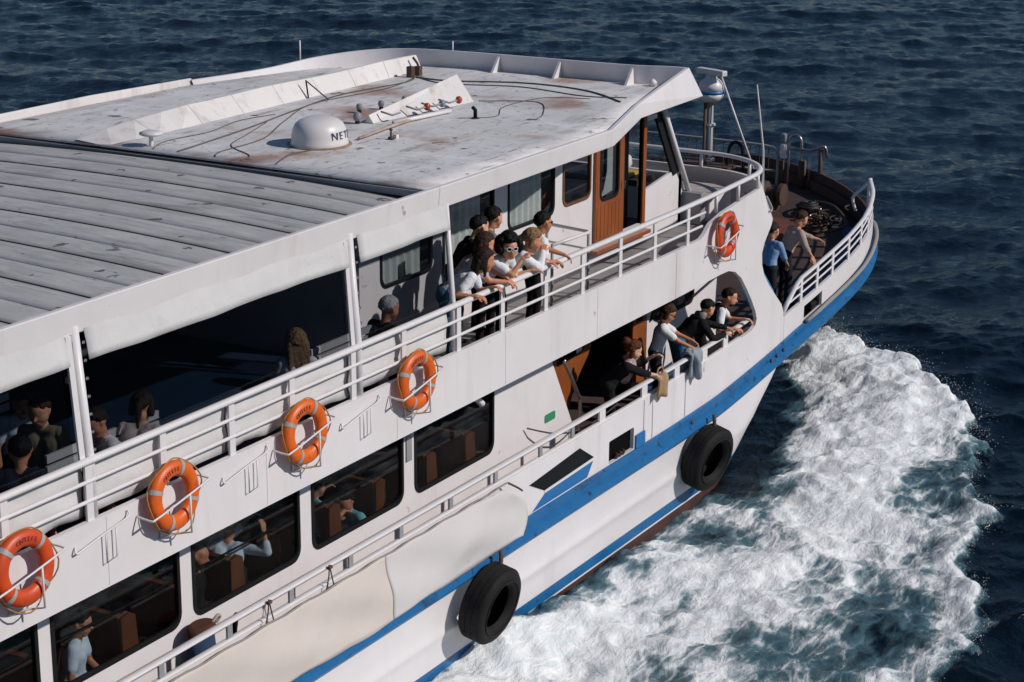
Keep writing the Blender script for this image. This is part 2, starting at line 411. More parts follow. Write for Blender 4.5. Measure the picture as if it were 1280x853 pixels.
# ---------------- side plating (starboard): bulwark, upper band and the front corner
def plate_map(s, z, d):
    sh = 0.8 * min(0.84 / 0.8, max(0.0, 4.8 - z)); wgt = min(1.0, max(0.0, (s - 15.4) / 1.0))
    sh *= wgt
    rc, s0 = 1.45, 15.9
    if s <= s0: x, y, nx, ny = s, -hb(s), 0.0, -1.0
    else:
        th = (s - s0) / rc
        if th < math.pi / 2:
            x = s0 + rc * math.sin(th); y = -(hb(s0) - rc * (1 - math.cos(th))); nx, ny = math.sin(th), -math.cos(th)
        else:
            x = s0 + rc; y = -(hb(s0) - rc) + (s - s0 - rc * math.pi / 2); nx, ny = 1.0, 0.0
    x += sh
    k = min(1.0, max(0.0, (z - 2.4) / 1.3))
    if s < 17.2:
        y = k * y + (1 - k) * (-hb(x))
    return (x - nx * d, y - ny * d, z)
S_CTR = 15.9 + 1.45 * math.pi / 2 + (hb(15.9) - 1.45)      # arc position of the centreline at the front
def s_of(X, z):
    lo, hi = 10.0, 17.6
    for _ in range(40):
        m_ = (lo + hi) / 2
        if plate_map(m_, z, 0)[0] < X: lo = m_
        else: hi = m_
    return lo
SX = lambda pts: [(s_of(x, z), z) for x, z in pts]
open_end = [(9.2, 2.45)] + SX([(15.55, 2.455), (16.05, 2.47), (16.22, 2.52), (16.27, 2.62), (16.20, 2.76), (15.98, 3.02), (15.75, 3.25), (15.50, 3.48), (15.25, 3.63), (14.95, 3.71), (14.6, 3.73)])
outer = [(-6, 1.76), (14.0, 1.76)] + SX([(15.2, 1.78), (16.3, 1.83), (17.54, 1.93), (17.54, 2.36), (17.44, 2.58), (17.25, 2.72), (17.07, 2.85), (16.75, 3.08), (16.50, 3.30), (16.38, 3.50), (16.35, 3.70), (16.45, 3.86), (16.64, 3.99), (16.85, 4.08), (17.06, 4.13)]) + [(17.2, 4.10), (18.2, 3.95), (S_CTR, 3.95),
         (S_CTR, 4.78), (17.6, 4.78), (16.6, 4.79), (15.6, 4.76), (14.6, 4.70), (14.15, 4.62), (13.95, 4.50), (13.8, 4.45), (9, 4.45), (-6, 4.45),
         (-6, 3.73)] + open_end[::-1] + [(-6, 2.45)]
outer_ok = outer
hole5 = [(14.92 + 0.24 * math.cos(a), 4.50 + 0.16 * math.sin(a)) for a in np.linspace(0, 2 * math.pi, 20, endpoint=False)]
vent = rrect(10.93, 1.785, 11.70, 2.12, 0.03, 2)
plate('side_plating', outer_ok, [hole5, vent], plate_map, 0.06, WHITE, ferry, step=0.3, smooth=True)
# the other half of the front and the port side
def plate_map_port(s, z, d):
    x, y, z = plate_map(s, z, d); return (x, -y, z)
outer_p = [(-6, 1.76), (14.0, 1.76), (16.3, 1.83), (16.72, 1.90), (16.6, 2.56), (16.0, 3.3), (15.9, 3.68), (16.22, 4.08), (17.2, 4.10), (18.2, 3.95), (S_CTR - .003, 3.95), (S_CTR - .003, 4.78), (15.6, 4.76), (13.8, 4.45), (-6, 4.45)]
o = plate('port_plating', outer_p, [], plate_map_port, 0.06, WHITE, ferry, step=0.3, smooth=True)
o.data.flip_normals()

# solid block behind the square hole, painted near-black for its inner shade
mb = MB(); mb.box((10.9, -3.93, 1.78), (11.73, -3.6, 2.12)); mb.build('vent_shade_block', mat('black hole shade', (0.004, 0.004, 0.004), 0.9, spec=0.05, noise=(5, (0.006, 0.006, 0.006), 0.5)), ferry)
mb = MB()
for k in range(3): mb.tube([(11.2 + 0.1 * k, -3.97, 1.80), (11.22 + 0.1 * k, -3.99, 1.86)], 0.03, 8)
mb.build('bollard_pins', RUSTY, ferry)
mb = MB(); mb.box((11.73, -4.03, 1.78), (12.02, -3.995, 1.98)); mb.build('blue_sill', BLUE2, ferry, bevel=0.006)
# plate joints on the bulwark
for x in (12.0, 12.28, 13.4):
    mb = MB(); mb.box((x, -hb(x) - 0.012, 1.79), (x + 0.02, -hb(x) + 0.01, 2.44)); mb.build('plate_seam', WHITE2, ferry)
for x in np.arange(-4.2, 13.5, 2.45):
    MB().box((x, -hb(x) - 0.004, 3.745), (x + 0.014, -hb(x) + 0.005, 4.44)).build('plate_seam', WHITE, ferry)
# painted marking: black over blue slanted panels
def skew(name, q, m, d):
    mb = MB(); vs = [(x, -4.0 - d, z) for x, z in q] + [(x, -3.995, z) for x, z in q]
    mb.add(vs, [(0, 1, 2, 3), (7, 6, 5, 4), (0, 4, 5, 1), (1, 5, 6, 2), (2, 6, 7, 3), (3, 7, 4, 0)]); mb.build(name, m, ferry)
skew('black_marking', [(9.08, 1.995), (10.47, 2.04), (10.06, 2.29), (8.68, 2.19)], mat('black marking', (0.008, 0.011, 0.012), 0.8, spec=0.12, noise=(5, (0.012, 0.016, 0.016), 0.6)), 0.006)
skew('blue_marking', [(8.76, 1.79), (10.28, 1.80), (10.45, 1.99), (9.10, 1.95)], BLUE2, 0.006)
skew('white_trim', [(9.08, 1.955), (10.46, 1.995), (10.47, 2.035), (9.08, 1.99)], WHITE2, 0.008)

# ---------------- decks
def deck(name, pts, z, t, m):
    mb = MB(); n = len(pts); zz = z if callable(z) else (lambda x: z)
    vs = [(p[0], p[1], zz(p[0])) for p in pts] + [(p[0], p[1], zz(p[0]) - t) for p in pts]
    fs = [tuple(range(n)), tuple(range(2 * n - 1, n - 1, -1))] + [(i, i + n, (i + 1) % n + n, (i + 1) % n) for i in range(n)]
    mb.add(vs, fs); return mb.build(name, m, ferry)
deck('main_deck', [(-6, -3.9), (14.2, -3.9), (14.2, 3.9), (-6, 3.9)], Z_DECK, 0.08, DECKB)
fz = lambda x: 1.70 + 0.0122 * max(0, x - 14) ** 2
# foredeck as transverse strips that follow the sheer
mb = MB(); xs = list(np.arange(14.2, 24.6, 0.4)) + [24.7]
P = []
for x in xs:
    b = hb(x) - 0.05
    P.append([(x, -b + 2 * b * k / 8, fz(x)) for k in range(9)])
mb.grid(P); mb.build('foredeck', DECKB, ferry, solid=0.03, smooth=True)
mb = MB(); P = []
for x in np.arange(18.2, 23.0, 0.4):
    b = hb(x) - 0.12; P.append([(x, -b, fz(x) + 0.022), (x, -b + 0.45, fz(x) + 0.022)])
mb.grid(P); mb.build('foredeck_margin', DECKBL, ferry, solid=0.008)
deck('upper_deck', [(-6, -3.92), (15.8, -3.86), (16.9, -3.3), (17.3, -2.5), (17.3, 2.5), (16.9, 3.3), (15.8, 3.86), (-6, 3.92)], Z_UP, 0.10, DECKG)
mb = MB(); mb.box((-5.9, -2.9, Z_UP + 0.004), (6.7, 2.9, Z_UP + 0.012)); mb.build('floor_covering', FLOORN, ferry)
# underside lining of the upper deck (dark)
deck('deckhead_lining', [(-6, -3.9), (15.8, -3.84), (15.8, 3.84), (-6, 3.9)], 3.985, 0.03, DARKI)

# ---------------- lower cabin wall with windows
WIN_LOW = [(-1.45, 0.42), (0.60, 2.52), (2.72, 4.63), (4.86, 6.77), (7.02, 8.94)]
wall_y = -3.30
def lw_map(s, z, d): return (s, wall_y + d, z)
holes = [rrect(a, 2.45 if i else 2.45, b, 3.55, 0.16, 5, (1, 1, 0, 0)) for i, (a, b) in enumerate(WIN_LOW)]
cab = plate('lower_cabin_wall', [(-6, 1.72), (10.95, 1.72), (11.18, 1.95), (11.20, 2.1), (10.5, 3.32), (10.4, 3.95), (-6, 3.95)], holes, lw_map, 0.05, WHITE, ferry)
for (a, b) in WIN_LOW:
    lo = rrect(a + 0.0, 2.45, b, 3.55, 0.16, 5, (1, 1, 0, 0)); li = rrect(a + 0.045, 2.495, b - 0.045, 3.505, 0.13, 5, (1, 1, 0, 0))
    plate('window_gasket', lo, [li], lambda s, z, d: (s, wall_y - 0.015 + d, z), 0.05, BLACK, cab)
    mb = MB(); mb.box((a + 0.02, wall_y + 0.012, 2.47), (b - 0.02, wall_y + 0.018, 3.53)); mb.build('window_pane', GLASS, cab)
    mb = MB(); mb.box((a + 0.04, wall_y + 0.02, 2.97), (b - 0.04, wall_y + 0.04, 2.985)); mb.build('sash_bar', BLACK, cab)
mb = MB(); mb.tube([(11.02, -3.27, 1.75), (11.06, -3.27, 2.2)], 0.05, 10); mb.build('corner_pillar', GREYP, ferry, smooth=True)
# interior of the lower cabin
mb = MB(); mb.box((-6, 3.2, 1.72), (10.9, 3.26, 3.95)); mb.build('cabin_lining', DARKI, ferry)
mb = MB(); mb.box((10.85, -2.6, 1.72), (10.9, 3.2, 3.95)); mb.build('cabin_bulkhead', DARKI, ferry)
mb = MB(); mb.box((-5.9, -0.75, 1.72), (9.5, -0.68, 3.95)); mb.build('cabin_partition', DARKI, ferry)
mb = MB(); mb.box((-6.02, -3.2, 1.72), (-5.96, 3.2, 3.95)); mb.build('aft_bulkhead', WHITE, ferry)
def seat(x, flip=1):
    t = sub('cabin_seat')
    y0, y1 = -3.1, -2.05
    prof = [(-0.06, 0.03), (0.08, 0.03), (0.10, 0.34), (0.44, 0.32), (0.60, 0.38), (0.62, 0.45), (0.46, 0.47), (0.22, 0.50), (0.14, 0.58), (0.10, 0.75), (0.08, 1.02), (0.0, 1.07), (-0.12, 1.04), (-0.12, 0.5)]
    for (ya, yb, nm) in ((y0, y0 + 0.05, 'seat_end'), (y1 - 0.05, y1, 'seat_end')):
        mb = MB(); n = len(prof)
        vs = [(x + flip * p, ya, Z_DECK + q) for p, q in prof] + [(x + flip * p, yb, Z_DECK + q) for p, q in prof]
        mb.add(vs, [tuple(range(n)), tuple(range(2 * n - 1, n - 1, -1))] + [(i, (i + 1) % n, (i + 1) % n + n, i + n) for i in range(n)])
        mb.build(nm, SEATW, t, bevel=0.008)
    mb = MB()
    mb.obox((x + flip * -0.04, (y0 + y1) / 2, Z_DECK + 0.78), (0.045 * 1, 0, 0.0), (0, 0.48, 0), (flip * -0.05, 0, 0.28)); mb.build('seat_back', SEATW, t, bevel=0.015)
    mb = MB(); mb.obox((x + flip * 0.30, (y0 + y1) / 2, Z_DECK + 0.44), (0.25, 0, -0.01), (0, 0.48, 0), (0, 0, 0.03)); mb.build('seat_board', SEATW, t, bevel=0.012)
for x in (-0.35, 0.75, 1.95, 2.85, 3.75, 4.65, 5.62, 6.6, 7.75, 8.7): seat(x)
# green notice on the wall
mb = MB(); q = rrect(10.32, 2.44, 10.62, 2.56, 0.03, 3); n = len(q)
mb.add([(x, wall_y - 0.006, z) for x, z in q] + [(x, wall_y + 0.001, z) for x, z in q], [tuple(range(n)), tuple(range(2 * n - 1, n - 1, -1))] + [(i, i + n, (i + 1) % n + n, (i + 1) % n) for i in range(n)])
mb.build('green_notice', GREEN, ferry)
# spotlight pipe sticking out over the last window
mb = MB(); mb.tube(crom([(8.15, -3.34, 3.46), (8.22, -3.46, 3.42), (8.32, -3.50, 3.32)], 4), 0.045, 10); mb.build('vent_pipe', WHITE2, ferry, smooth=True)
mb = MB(); mb.box((6.83, wall_y - 0.02, 2.95), (6.95, wall_y, 3.3)); mb.build('grey_plate', GREYP, ferry, bevel=0.005)
# chain across the side deck
ch = [(9.75, -3.35, 2.55)] + [(9.75 + 1.5 * t, -3.4 - 0.55 * t, 2.55 - 0.22 * math.sin(math.pi * t) + 0.03 * t) for t in np.linspace(0.1, 1, 9)]
mb = MB(); mb.tube(ch, 0.012, 6); mb.build('chain', CABLE, ferry)

# ---------------- entrance lobby behind the forward opening
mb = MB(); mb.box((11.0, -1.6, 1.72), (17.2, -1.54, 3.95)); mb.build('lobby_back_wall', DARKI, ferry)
# curved open door leaf with window
door = [(11.35, 1.78), (11.5, 1.74), (11.62, 1.98), (11.78, 2.32), (12.05, 2.6), (12.42, 2.82), (12.55, 2.95), (12.58, 3.75), (11.05, 3.75), (11.05, 2.3)]
lower_door = plate('lobby_door', door, [rrect(11.18, 2.95, 12.32, 3.62, 0.12, 4)], lambda s, z, d: (s, -3.02 + d + 0.12 * (s - 11.0), z), 0.05, WOOD, ferry)
mb = MB(); mb.obox((11.75, -2.91, 3.28), (0.6, 0.072, 0), (0, 0.004, 0), (0, 0, 0.36)); mb.build('door_pane', GLASS, lower_door)
mb = MB(); mb.obox((12.02, -2.93, 3.30), (0.10, 0.012, 0), (0, 0.006, 0), (0.03, 0, 0.30)); mb.build('paper_notice', WHITE2, lower_door)
mb = MB(); mb.tube(crom([(10.78, -3.34, 3.25), (10.95, -3.34, 3.02), (11.22, -3.34, 2.62), (11.28, -3.34, 2.5), (11.28, -3.34, 2.0)], 5), 0.028, 8); mb.build('grab_rail', STEEL, ferry, smooth=True)
# second door and the white front wall
frame_door = plate('inner_door', [(14.15, 1.74), (14.62, 1.74), (14.62, 3.95), (14.15, 3.95)], [rrect(14.27, 2.85, 14.52, 3.5, 0.05, 3)], lambda s, z, d: (s, -2.72 + d, z), 0.06, WOOD, ferry)
fw = plate('lobby_front_wall', [(14.64, 1.80), (17.3, 1.9), (17.3, 3.95), (14.64, 3.95)], [rrect(14.82, 2.72, 16.35, 3.55, 0.16, 5)], lambda s, z, d: (s, -2.72 + d, z), 0.05, WHITE, ferry)
plate('window_gasket', rrect(14.82, 2.72, 16.35, 3.55, 0.16, 5), [rrect(14.87, 2.77, 16.30, 3.5, 0.13, 5)], lambda s, z, d: (s, -2.735 + d, z), 0.05, BLACK, fw)
mb = MB(); mb.box((14.84, -2.705, 2.74), (16.33, -2.70, 3.53)); mb.build('window_pane', GLASS, fw)
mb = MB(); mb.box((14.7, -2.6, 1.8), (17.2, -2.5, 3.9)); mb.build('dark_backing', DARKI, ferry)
mb = MB(); mb.box((14.3, -3.6, 1.745), (17.0, -2.76, 1.76)); mb.build('blue_walkway', DECKBL, ferry)
# blue cloth and a boat-hook stowed under the forward deck
P = []
for i in range(9):
    P.append([(17.35 + 0.9 * i / 8, -2.95 - 0.12 * j + 0.06 * math.sin(1.7 * i + j), 3.35 - 0.28 * j + 0.05 * math.sin(2.1 * i + 1.3 * j)) for j in range(4)])
mb = MB(); mb.grid(P); mb.build('blue_cloth', mat('blue cloth', (0.01, 0.22, 0.42), 0.7, noise=(4, (0.008, 0.15, 0.3), 0.7)), ferry, smooth=True, solid=0.02)
mb = MB(); mb.tube([(15.3, -3.2, 3.12), (16.1, -3.25, 3.30)], 0.022, 8); mb.tube([(16.1, -3.25, 3.30), (16.9, -3.3, 3.5)], 0.025, 8, mi=1); mb.build('boat_hook', [WHITE2, BLACK], ferry, smooth=True)

# ---------------- lower railing on the bulwark
lr = sub('lower_railing')
mb = MB(); pts = [(x, -hb(x) + 0.02, 2.68) for x in np.arange(-6, 15.95, 0.4)] + [(15.95, -hb(15.95) + 0.03, 2.68)]
mb.tube(pts, 0.055, 8, flat=0.45); mb.build('top_rail', WHITE2, lr, smooth=True)
mb = MB(); mb.tube([(x, -hb(x) + 0.03, 2.47) for x in np.arange(-6, 15.9, 0.4)], 0.045, 6, flat=0.4); mb.build('sill_rail', WHITE2, lr, smooth=True)
pm = None
for x in [-5.2, -4.1, -3.0, -1.9, -0.8, 0.3, 1.40, 2.48, 3.55, 4.67, 5.7, 6.8, 7.87, 9.02, 9.9, 10.75, 12.05, 13.13, 14.15, 14.98]:
    if pm is None:
        mb = MB(); mb.box((-0.04, -0.012, 2.47), (0.04, 0.012, 2.67)); pm = mb.build('post', GREYP, lr); pm.location = (x, -hb(x) + 0.03, 0)
        wide = MB().box((-0.085, -0.014, 2.46), (0.085, 0.014, 2.67)).build('post', WHITE2, lr); wide.location = (10.75, -3.97, 0)
    elif x > 10:
        if x != 10.75: copy_obj(wide, lr, (x, -hb(x) + 0.03, 0))
    else:
        copy_obj(pm, lr, (x, -hb(x) + 0.03, 0))
# lashing ends hanging off the rail
for x in (3.05, 4.15):
    mb = MB()
    mb.tube(crom([(x, -4.05, 2.72), (x - 0.02, -4.06, 2.6), (x - 0.07, -4.06, 2.45)], 4), 0.008, 5); mb.tube(crom([(x, -4.06, 2.70), (x + 0.04, -4.06, 2.55), (x + 0.1, -4.07, 2.32)], 4), 0.008, 5)
    mb.tube([(x - .03, -4.06, 2.69), (x + .03, -4.06, 2.69)], 0.022, 6)
    mb.build('lashing', RUSTY, ferry)

# ---------------- upper railing
ur = sub('upper_railing')
def up_edge(s, z, off=0.0):
    x, y, zz = plate_map(s, 4.8, 0.03 + off); return (x, y, z)
ss = list(np.arange(-6, 15.6, 0.5)) + list(np.arange(15.6, 18.9, 0.15))
mb = MB(); mb.tube([up_edge(s, 5.03) for s in ss + [19.5, S_CTR]] , 0.05, 8, flat=0.7)
s2 = ss[-1]
mb.build('top_rail', WHITE2, ur, smooth=True)
mb = MB(); mb.tube([(p[0], -p[1], p[2]) for p in [up_edge(s, 5.03) for s in ss + [19.5, S_CTR - 0.02]]], 0.05, 8, flat=0.7); mb.build('top_rail', WHITE2, ur, smooth=True)
for z, e in ((4.83, 13.95), (4.64, 13.85)):
    mb = MB(); mb.tube([(x, -3.97, z) for x in np.arange(-6, e, 0.5)] + [(e, -3.97, z)], 0.02, 8); mb.build('mid_rail', WHITE2, ur, smooth=True)
pm = None
for x in [-5.5, -4.5, -3.5, -2.5, -1.6, -0.55, 0.53, 1.58, 2.64, 3.66, 4.79, 5.8, 6.99, 8.02, 9.12, 10.12, 11.21, 12.28, 13.37]:
    if pm is None:
        pm = MB().box((-0.045, -0.012, 4.44), (0.045, 0.012, 5.02)).build('post', WHITE2, ur); pm.location = (x, -3.965, 0)
    else: copy_obj(pm, ur, (x, -3.965, 0))
for s in (14.4, 15.3, 16.2, 17.2, 18.3, 19.4, 20.6):
    a = np.array(up_edge(s, 4.74)); b = np.array(up_edge(s, 5.02)); mb = MB(); mb.tube([a, b], 0.03, 8); mb.build('post', WHITE2, ur, smooth=True)
# white filled panels (canvas dodgers) behind the rails, aft
mbx = None
xs = [-6, -3.2, -0.55, 0.53, 2.64, 4.79, 6.85]
for a, b in zip(xs[:-1], xs[1:]):
    P = []
    nI = 14
    for i in range(nI + 1):
        x = a + 0.012 + (b - a - 0.024) * i / nI
        P.append([(x, -3.89 + 0.012 * math.sin(5 * x + 2 * k) + 0.008 * math.sin(13 * x + k), 4.475 + 0.53 * k / 6 + (0.012 * math.sin(9 * x) if k == 0 else 0)) for k in range(7)])
    mb = MB(); mb.grid(P); mb.build('canvas_dodger', CANVAS, ferry, smooth=True, solid=0.006)

# ---------------- upper deck awning posts, valances, plastic windows
for x, w_ in ((0.61, 0.055), (4.95, 0.055), (-3.6, 0.055), (6.95, 0.035)):
    mb = MB(); mb.tube([(x, -3.92, 4.44), (x - 0.005, -3.915, 5.05), (x - 0.04, -3.84, 6.28)], w_, 12); mb.build('awning_post', WHITE2, ferry, smooth=True)
    if w_ > 0.05:
        mb = MB(); mb.obox((x - 0.13, -3.905, 5.62), (0.035, 0, 0), (0, 0.012, 0), (-0.018, 0.03, 0.60)); mb.build('window_batten', WHITE2, ferry)
        for k in range(7):
            mb = MB(); zz = 5.1 + 0.17 * k; mb.lathe([(0.018, 0), (0.014, 0.012), (0.001, 0.016)], 8)
            sn = mb.build('snap_button', STEEL, ferry); sn.location = (x + 0.05, -3.945 + 0.06 * (zz - 5.05), zz); sn.rotation_euler = (R_(90), 0, 0)
bays = [(-6, -3.7), (-3.5, 0.43), (0.68, 4.80), (5.03, 6.88)]
for a, b in bays:
    P = []; nI = max(8, int((b - a) * 8))
    for i in range(nI + 1):
        x = a + (b - a) * i / nI
        zl = 5.95 + 0.007 * math.sin(2.2 * x) - 0.004 * math.sin(5.7 * x)
        row = []
        for k in range(7):
            t = k / 6; z = 6.36 * (1 - t) + zl * t
            row.append((x, -3.845 - 0.08 * (6.36 - z) / 0.4 + 0.006 * math.sin(4.5 * x + 3 * t) * math.sin(math.pi * t) + 0.003 * math.sin(11 * x - 4 * t) * t, z))
        P.append(row)
    mb = MB(); mb.grid(P); mb.build('canvas_valance', CANVAS, ferry, smooth=True, solid=0.006)
    P = [[(a + (b - a) * i / 20, -3.90 + 0.06 * k / 4 + 0.006 * math.sin(3.1 * i + k), 5.0 + (0.99) * k / 4) for k in range(5)] for i in range(21)]
    mb = MB(); mb.grid(P); mb.build('plastic_window', PLASTIC, ferry, smooth=True)
# interior: port side lining, end bulkhead, benches, lamps
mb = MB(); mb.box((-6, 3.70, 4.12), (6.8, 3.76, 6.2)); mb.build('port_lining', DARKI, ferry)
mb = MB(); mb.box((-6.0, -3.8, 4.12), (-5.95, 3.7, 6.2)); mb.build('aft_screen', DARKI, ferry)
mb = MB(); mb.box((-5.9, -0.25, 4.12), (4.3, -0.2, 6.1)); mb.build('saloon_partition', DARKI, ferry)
mb = MB(); mb.box((1.6, -3.0, 4.12), (4.6, -1.5, 4.62)); mb.build('blue_box', mat('navy box', (0.007, 0.026, 0.062), 0.5, noise=(1.5, (0.005, 0.016, 0.038), 0.8)), ferry, bevel=0.05)  # low navy box giving the blue area behind the plastic windows
def slat_bench(x, y, l):
    t = sub('deck_bench')
    for k in range(4):
        MB().box((x, y + 0.11 * k, Z_UP + 0.42), (x + l, y + 0.11 * k + 0.08, Z_UP + 0.45)).build('slat', BENCHW, t)
    for dx in (0.05, l - 0.1):
        MB().box((x + dx, y + 0.02, Z_UP + 0.012), (x + dx + 0.05, y + 0.39, Z_UP + 0.42)).build('leg', GREYP, t)
    for k in range(3):
        MB().box((x, y - 0.05, Z_UP + 0.55 + 0.11 * k), (x + l, y - 0.02, Z_UP + 0.63 + 0.11 * k)).build('slat', BENCHW, t)
slat_bench(-1.3, -3.35, 1.4); slat_bench(0.6, -3.35, 1.6); slat_bench(-1.3, -2.2, 1.4); slat_bench(4.2, -3.4, 2.0); slat_bench(0.5, -1.4, 1.6)
t = sub('cabin_lamp'); MB().box((1.30, -3.05, 5.62), (1.62, -2.95, 5.70)).build('lamp_shade', WHITE2, t, bevel=0.02); MB().tube([(1.46, -3.0, 5.62), (1.46, -3.0, 5.45)], 0.02, 6).build('stem', WHITE2, t); MB().box((1.36, -3.05, 5.38), (1.56, -2.95, 5.46)).build('lamp_foot', WHITE2, t, bevel=0.02)

# ---------------- upper cabin (wheelhouse block)
CY = -2.60
def uc_map(s, z, d): return (s, CY + d, z)
wins = [(7.35, 8.55, 4.92, 5.92), (8.80, 10.10, 4.80, 5.92), (10.47, 11.78, 5.04, 5.95), (12.02, 12.88, 5.09, 5.95)]
holes = [rrect(a, z0, b, z1, 0.15, 5, (1, 1, 0, 0)) for a, b, z0, z1 in wins] + [[(12.95, 4.38), (14.55, 4.38), (14.55, 6.15), (12.95, 6.15)], [(14.66, 4.88), (15.80, 5.03), (15.05, 6.12), (14.66, 6.12)]]
uc = plate('upper_cabin_wall', [(6.9, 4.11), (16.15, 4.11), (16.15, 4.55), (15.95, 4.95), (15.05, 6.22), (6.9, 6.22)], holes, uc_map, 0.05, WHITE, ferry)
for i, (a, b, z0, z1) in enumerate(wins):
    plate('window_gasket', rrect(a, z0, b, z1, 0.15, 5, (1, 1, 0, 0)), [rrect(a + .04, z0 + .04, b - .04, z1 - .04, 0.12, 5, (1, 1, 0, 0))], lambda s, z, d: (s, CY - 0.015 + d, z), 0.05, BLACK if i < 3 else mat('brown window frame', (0.16, 0.07, 0.03), 0.5, noise=(6, (0.08, 0.035, 0.015), 0.7)), uc)
    MB().box((a + .02, CY + 0.012, z0 + .02), (b - .02, CY + 0.018, z1 - .02)).build('window_pane', CLEAR if i < 3 else GLASS, uc)
    if i < 3:
        P = []; n = int((b - a) * 40); e = b - (0.15)
        for k in range(n + 1):
            x = a + 0.05 + (e - a - 0.05) * k / n
            P.append([(x, CY + 0.12 + 0.03 * math.sin(x * 38 + 0.8 * math.sin(5 * x)), z0 - 0.05), (x, CY + 0.12 + 0.025 * math.sin(x * 38), z1)])
        mb = MB(); mb.grid(P); mb.build('curtain', CURTAIN, uc, smooth=True)
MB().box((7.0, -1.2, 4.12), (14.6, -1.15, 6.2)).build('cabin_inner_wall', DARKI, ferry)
MB().box((6.85, CY + 0.06, 4.12), (6.9, 3.7, 6.2)).build('cabin_end_wall', WHITE, ferry)
# sliding wooden door and the doorway beside it
dl = plate('wheelhouse_door', [(12.96, 4.40), (13.86, 4.40), (13.86, 6.15), (12.96, 6.15)], [rrect(13.08, 4.98, 13.70, 6.05, 0.14, 5)], lambda s, z, d: (s, CY - 0.05 + d, z), 0.05, WOOD, ferry)
plate('window_gasket', rrect(13.08, 4.98, 13.70, 6.05, 0.14, 5), [rrect(13.12, 5.02, 13.66, 6.01, 0.11, 5)], lambda s, z, d: (s, CY - 0.06 + d, z), 0.05, BLACK, dl)
MB().box((13.1, CY - 0.02, 5.0), (13.68, CY - 0.015, 6.03)).build('door_pane', GLASS, dl)
plate('window_curtain', [(13.20, 5.03), (13.58, 5.08), (13.58, 6.0), (13.40, 6.0), (13.40, 5.4), (13.30, 5.14)], [], lambda s, z, d: (s, CY + 0.0 + d, z), 0.01, CURTAIN, dl)
MB().tube([(13.80, CY - 0.09, 5.08), (13.80, CY - 0.10, 5.2)], 0.012, 6).build('door_handle', STEEL, dl)
for k in range(7):
    MB().box((13.0 + 0.118 * k, CY - 0.056, 4.44), (13.0 + 0.118 * k + 0.108, CY - 0.047, 4.92)).build('door_board', WOOD, dl)
MB().box((14.55, CY - 0.03, 4.36), (14.65, CY + 0.05, 6.15)).build('door_frame', WOOD, ferry)
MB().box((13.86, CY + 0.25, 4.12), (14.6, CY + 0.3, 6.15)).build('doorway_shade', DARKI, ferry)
MB().box((12.9, CY - 0.12, 4.22), (14.7, CY - 0.0, 4.28)).build('door_step', WOOD, ferry, bevel=0.01)
MB().box((14.62, CY - 0.055, 5.98), (14.95, CY - 0.02, 6.05)).build('lamp_tube', WHITE2, ferry, bevel=0.01)
# wheelhouse side glass, raked post and windscreen
mb = MB(); mb.add([(14.66, CY + .015, 4.88), (15.80, CY + .015, 5.03), (15.05, CY + .015, 6.12), (14.66, CY + .015, 6.12)], [(0, 1, 2, 3)]); mb.build('side_pane', CLEAR, uc)
mb = MB(); mb.obox((15.40, CY + 0.005, 5.52), (0.10, 0, 0.02), (0, 0.02, 0), (-0.37, 0, 0.56)); mb.build('windscreen_frame', BLACK, uc)
mb = MB(); mb.tube([(16.20, CY - 0.06, 4.55), (15.08, CY - 0.06, 6.20)], 0.045, 10); mb.build('windscreen_post', WHITE2, uc, smooth=True)
mb = MB(); mb.add([(15.98, CY, 4.9), (15.98, 2.6, 4.9), (15.06, 2.6, 6.15), (15.06, CY, 6.15)], [(0, 1, 2, 3)]); mb.build('windscreen', CLEAR, uc)
MB().box((15.9, CY, 4.12), (16.0, 2.6, 4.93)).build('wheelhouse_front', WHITE, ferry)
mb = MB(); mb.box((15.2, -2.2, 4.8), (15.85, 2.2, 4.9)); mb.build('chart_ledge', DARKI, ferry)
mb = MB(); mb.lathe([(0.02, 0), (0.20, 0.0), (0.26, 0.10), (0.24, 0.22), (0.15, 0.29), (0.001, 0.31)], 18, (15.45, -1.7, 4.98)); mb.build('white_helmet', RADOME, ferry, smooth=True)
MB().box((15.2, -2.0, 4.91), (15.7, -1.5, 4.965)).build('yellow_book', mat('yellow paper', (0.45, 0.30, 0.06), 0.7, noise=(9, (0.3, 0.2, 0.05), 0.6)), ferry)
# boarding rail by the wheelhouse door
br = sub('companion_rail')
for z in (5.0, 4.75):
    mb = MB(); mb.tube([(11.40, -2.66, z), (11.28, -3.42, z), (11.22, -3.46, z), (10.3, -3.40, z)], 0.024 if z > 4.9 else 0.016, 8); mb.build('rail', WHITE2, br, smooth=True)
for p in ((11.40, -2.70), (11.26, -3.44), (10.3, -3.40)):
    MB().tube([(p[0], p[1], 4.11), (p[0], p[1], 5.0)], 0.022, 8).build('post', GREYP, br, smooth=True)
# locker, bench and hooks on the fore end of the upper deck
MB().box((16.25, -3.0, 4.11), (17.1, -2.1, 4.52)).build('deck_locker', WHITE, ferry, bevel=0.02)
MB().box((16.22, -3.03, 4.525), (17.13, -2.07, 4.56)).build('locker_lid', mat('worn lid', (0.50, 0.44, 0.40), 0.7, noise=(5, (0.30, 0.24, 0.2), 0.9)), ferry, bevel=0.01)
MB().box((16.02, CY - 0.35, 4.11), (16.2, CY + 0.05, 4.62)).build('grey_cabinet', GREYP, ferry, bevel=0.01)
MB().tube(crom([(16.4, -2.2, 4.62), (16.3, -2.25, 4.9), (16.42, -2.3, 5.0), (16.5, -2.25, 4.7)], 4), 0.015, 6).build('rope_loop', CABLE, ferry)
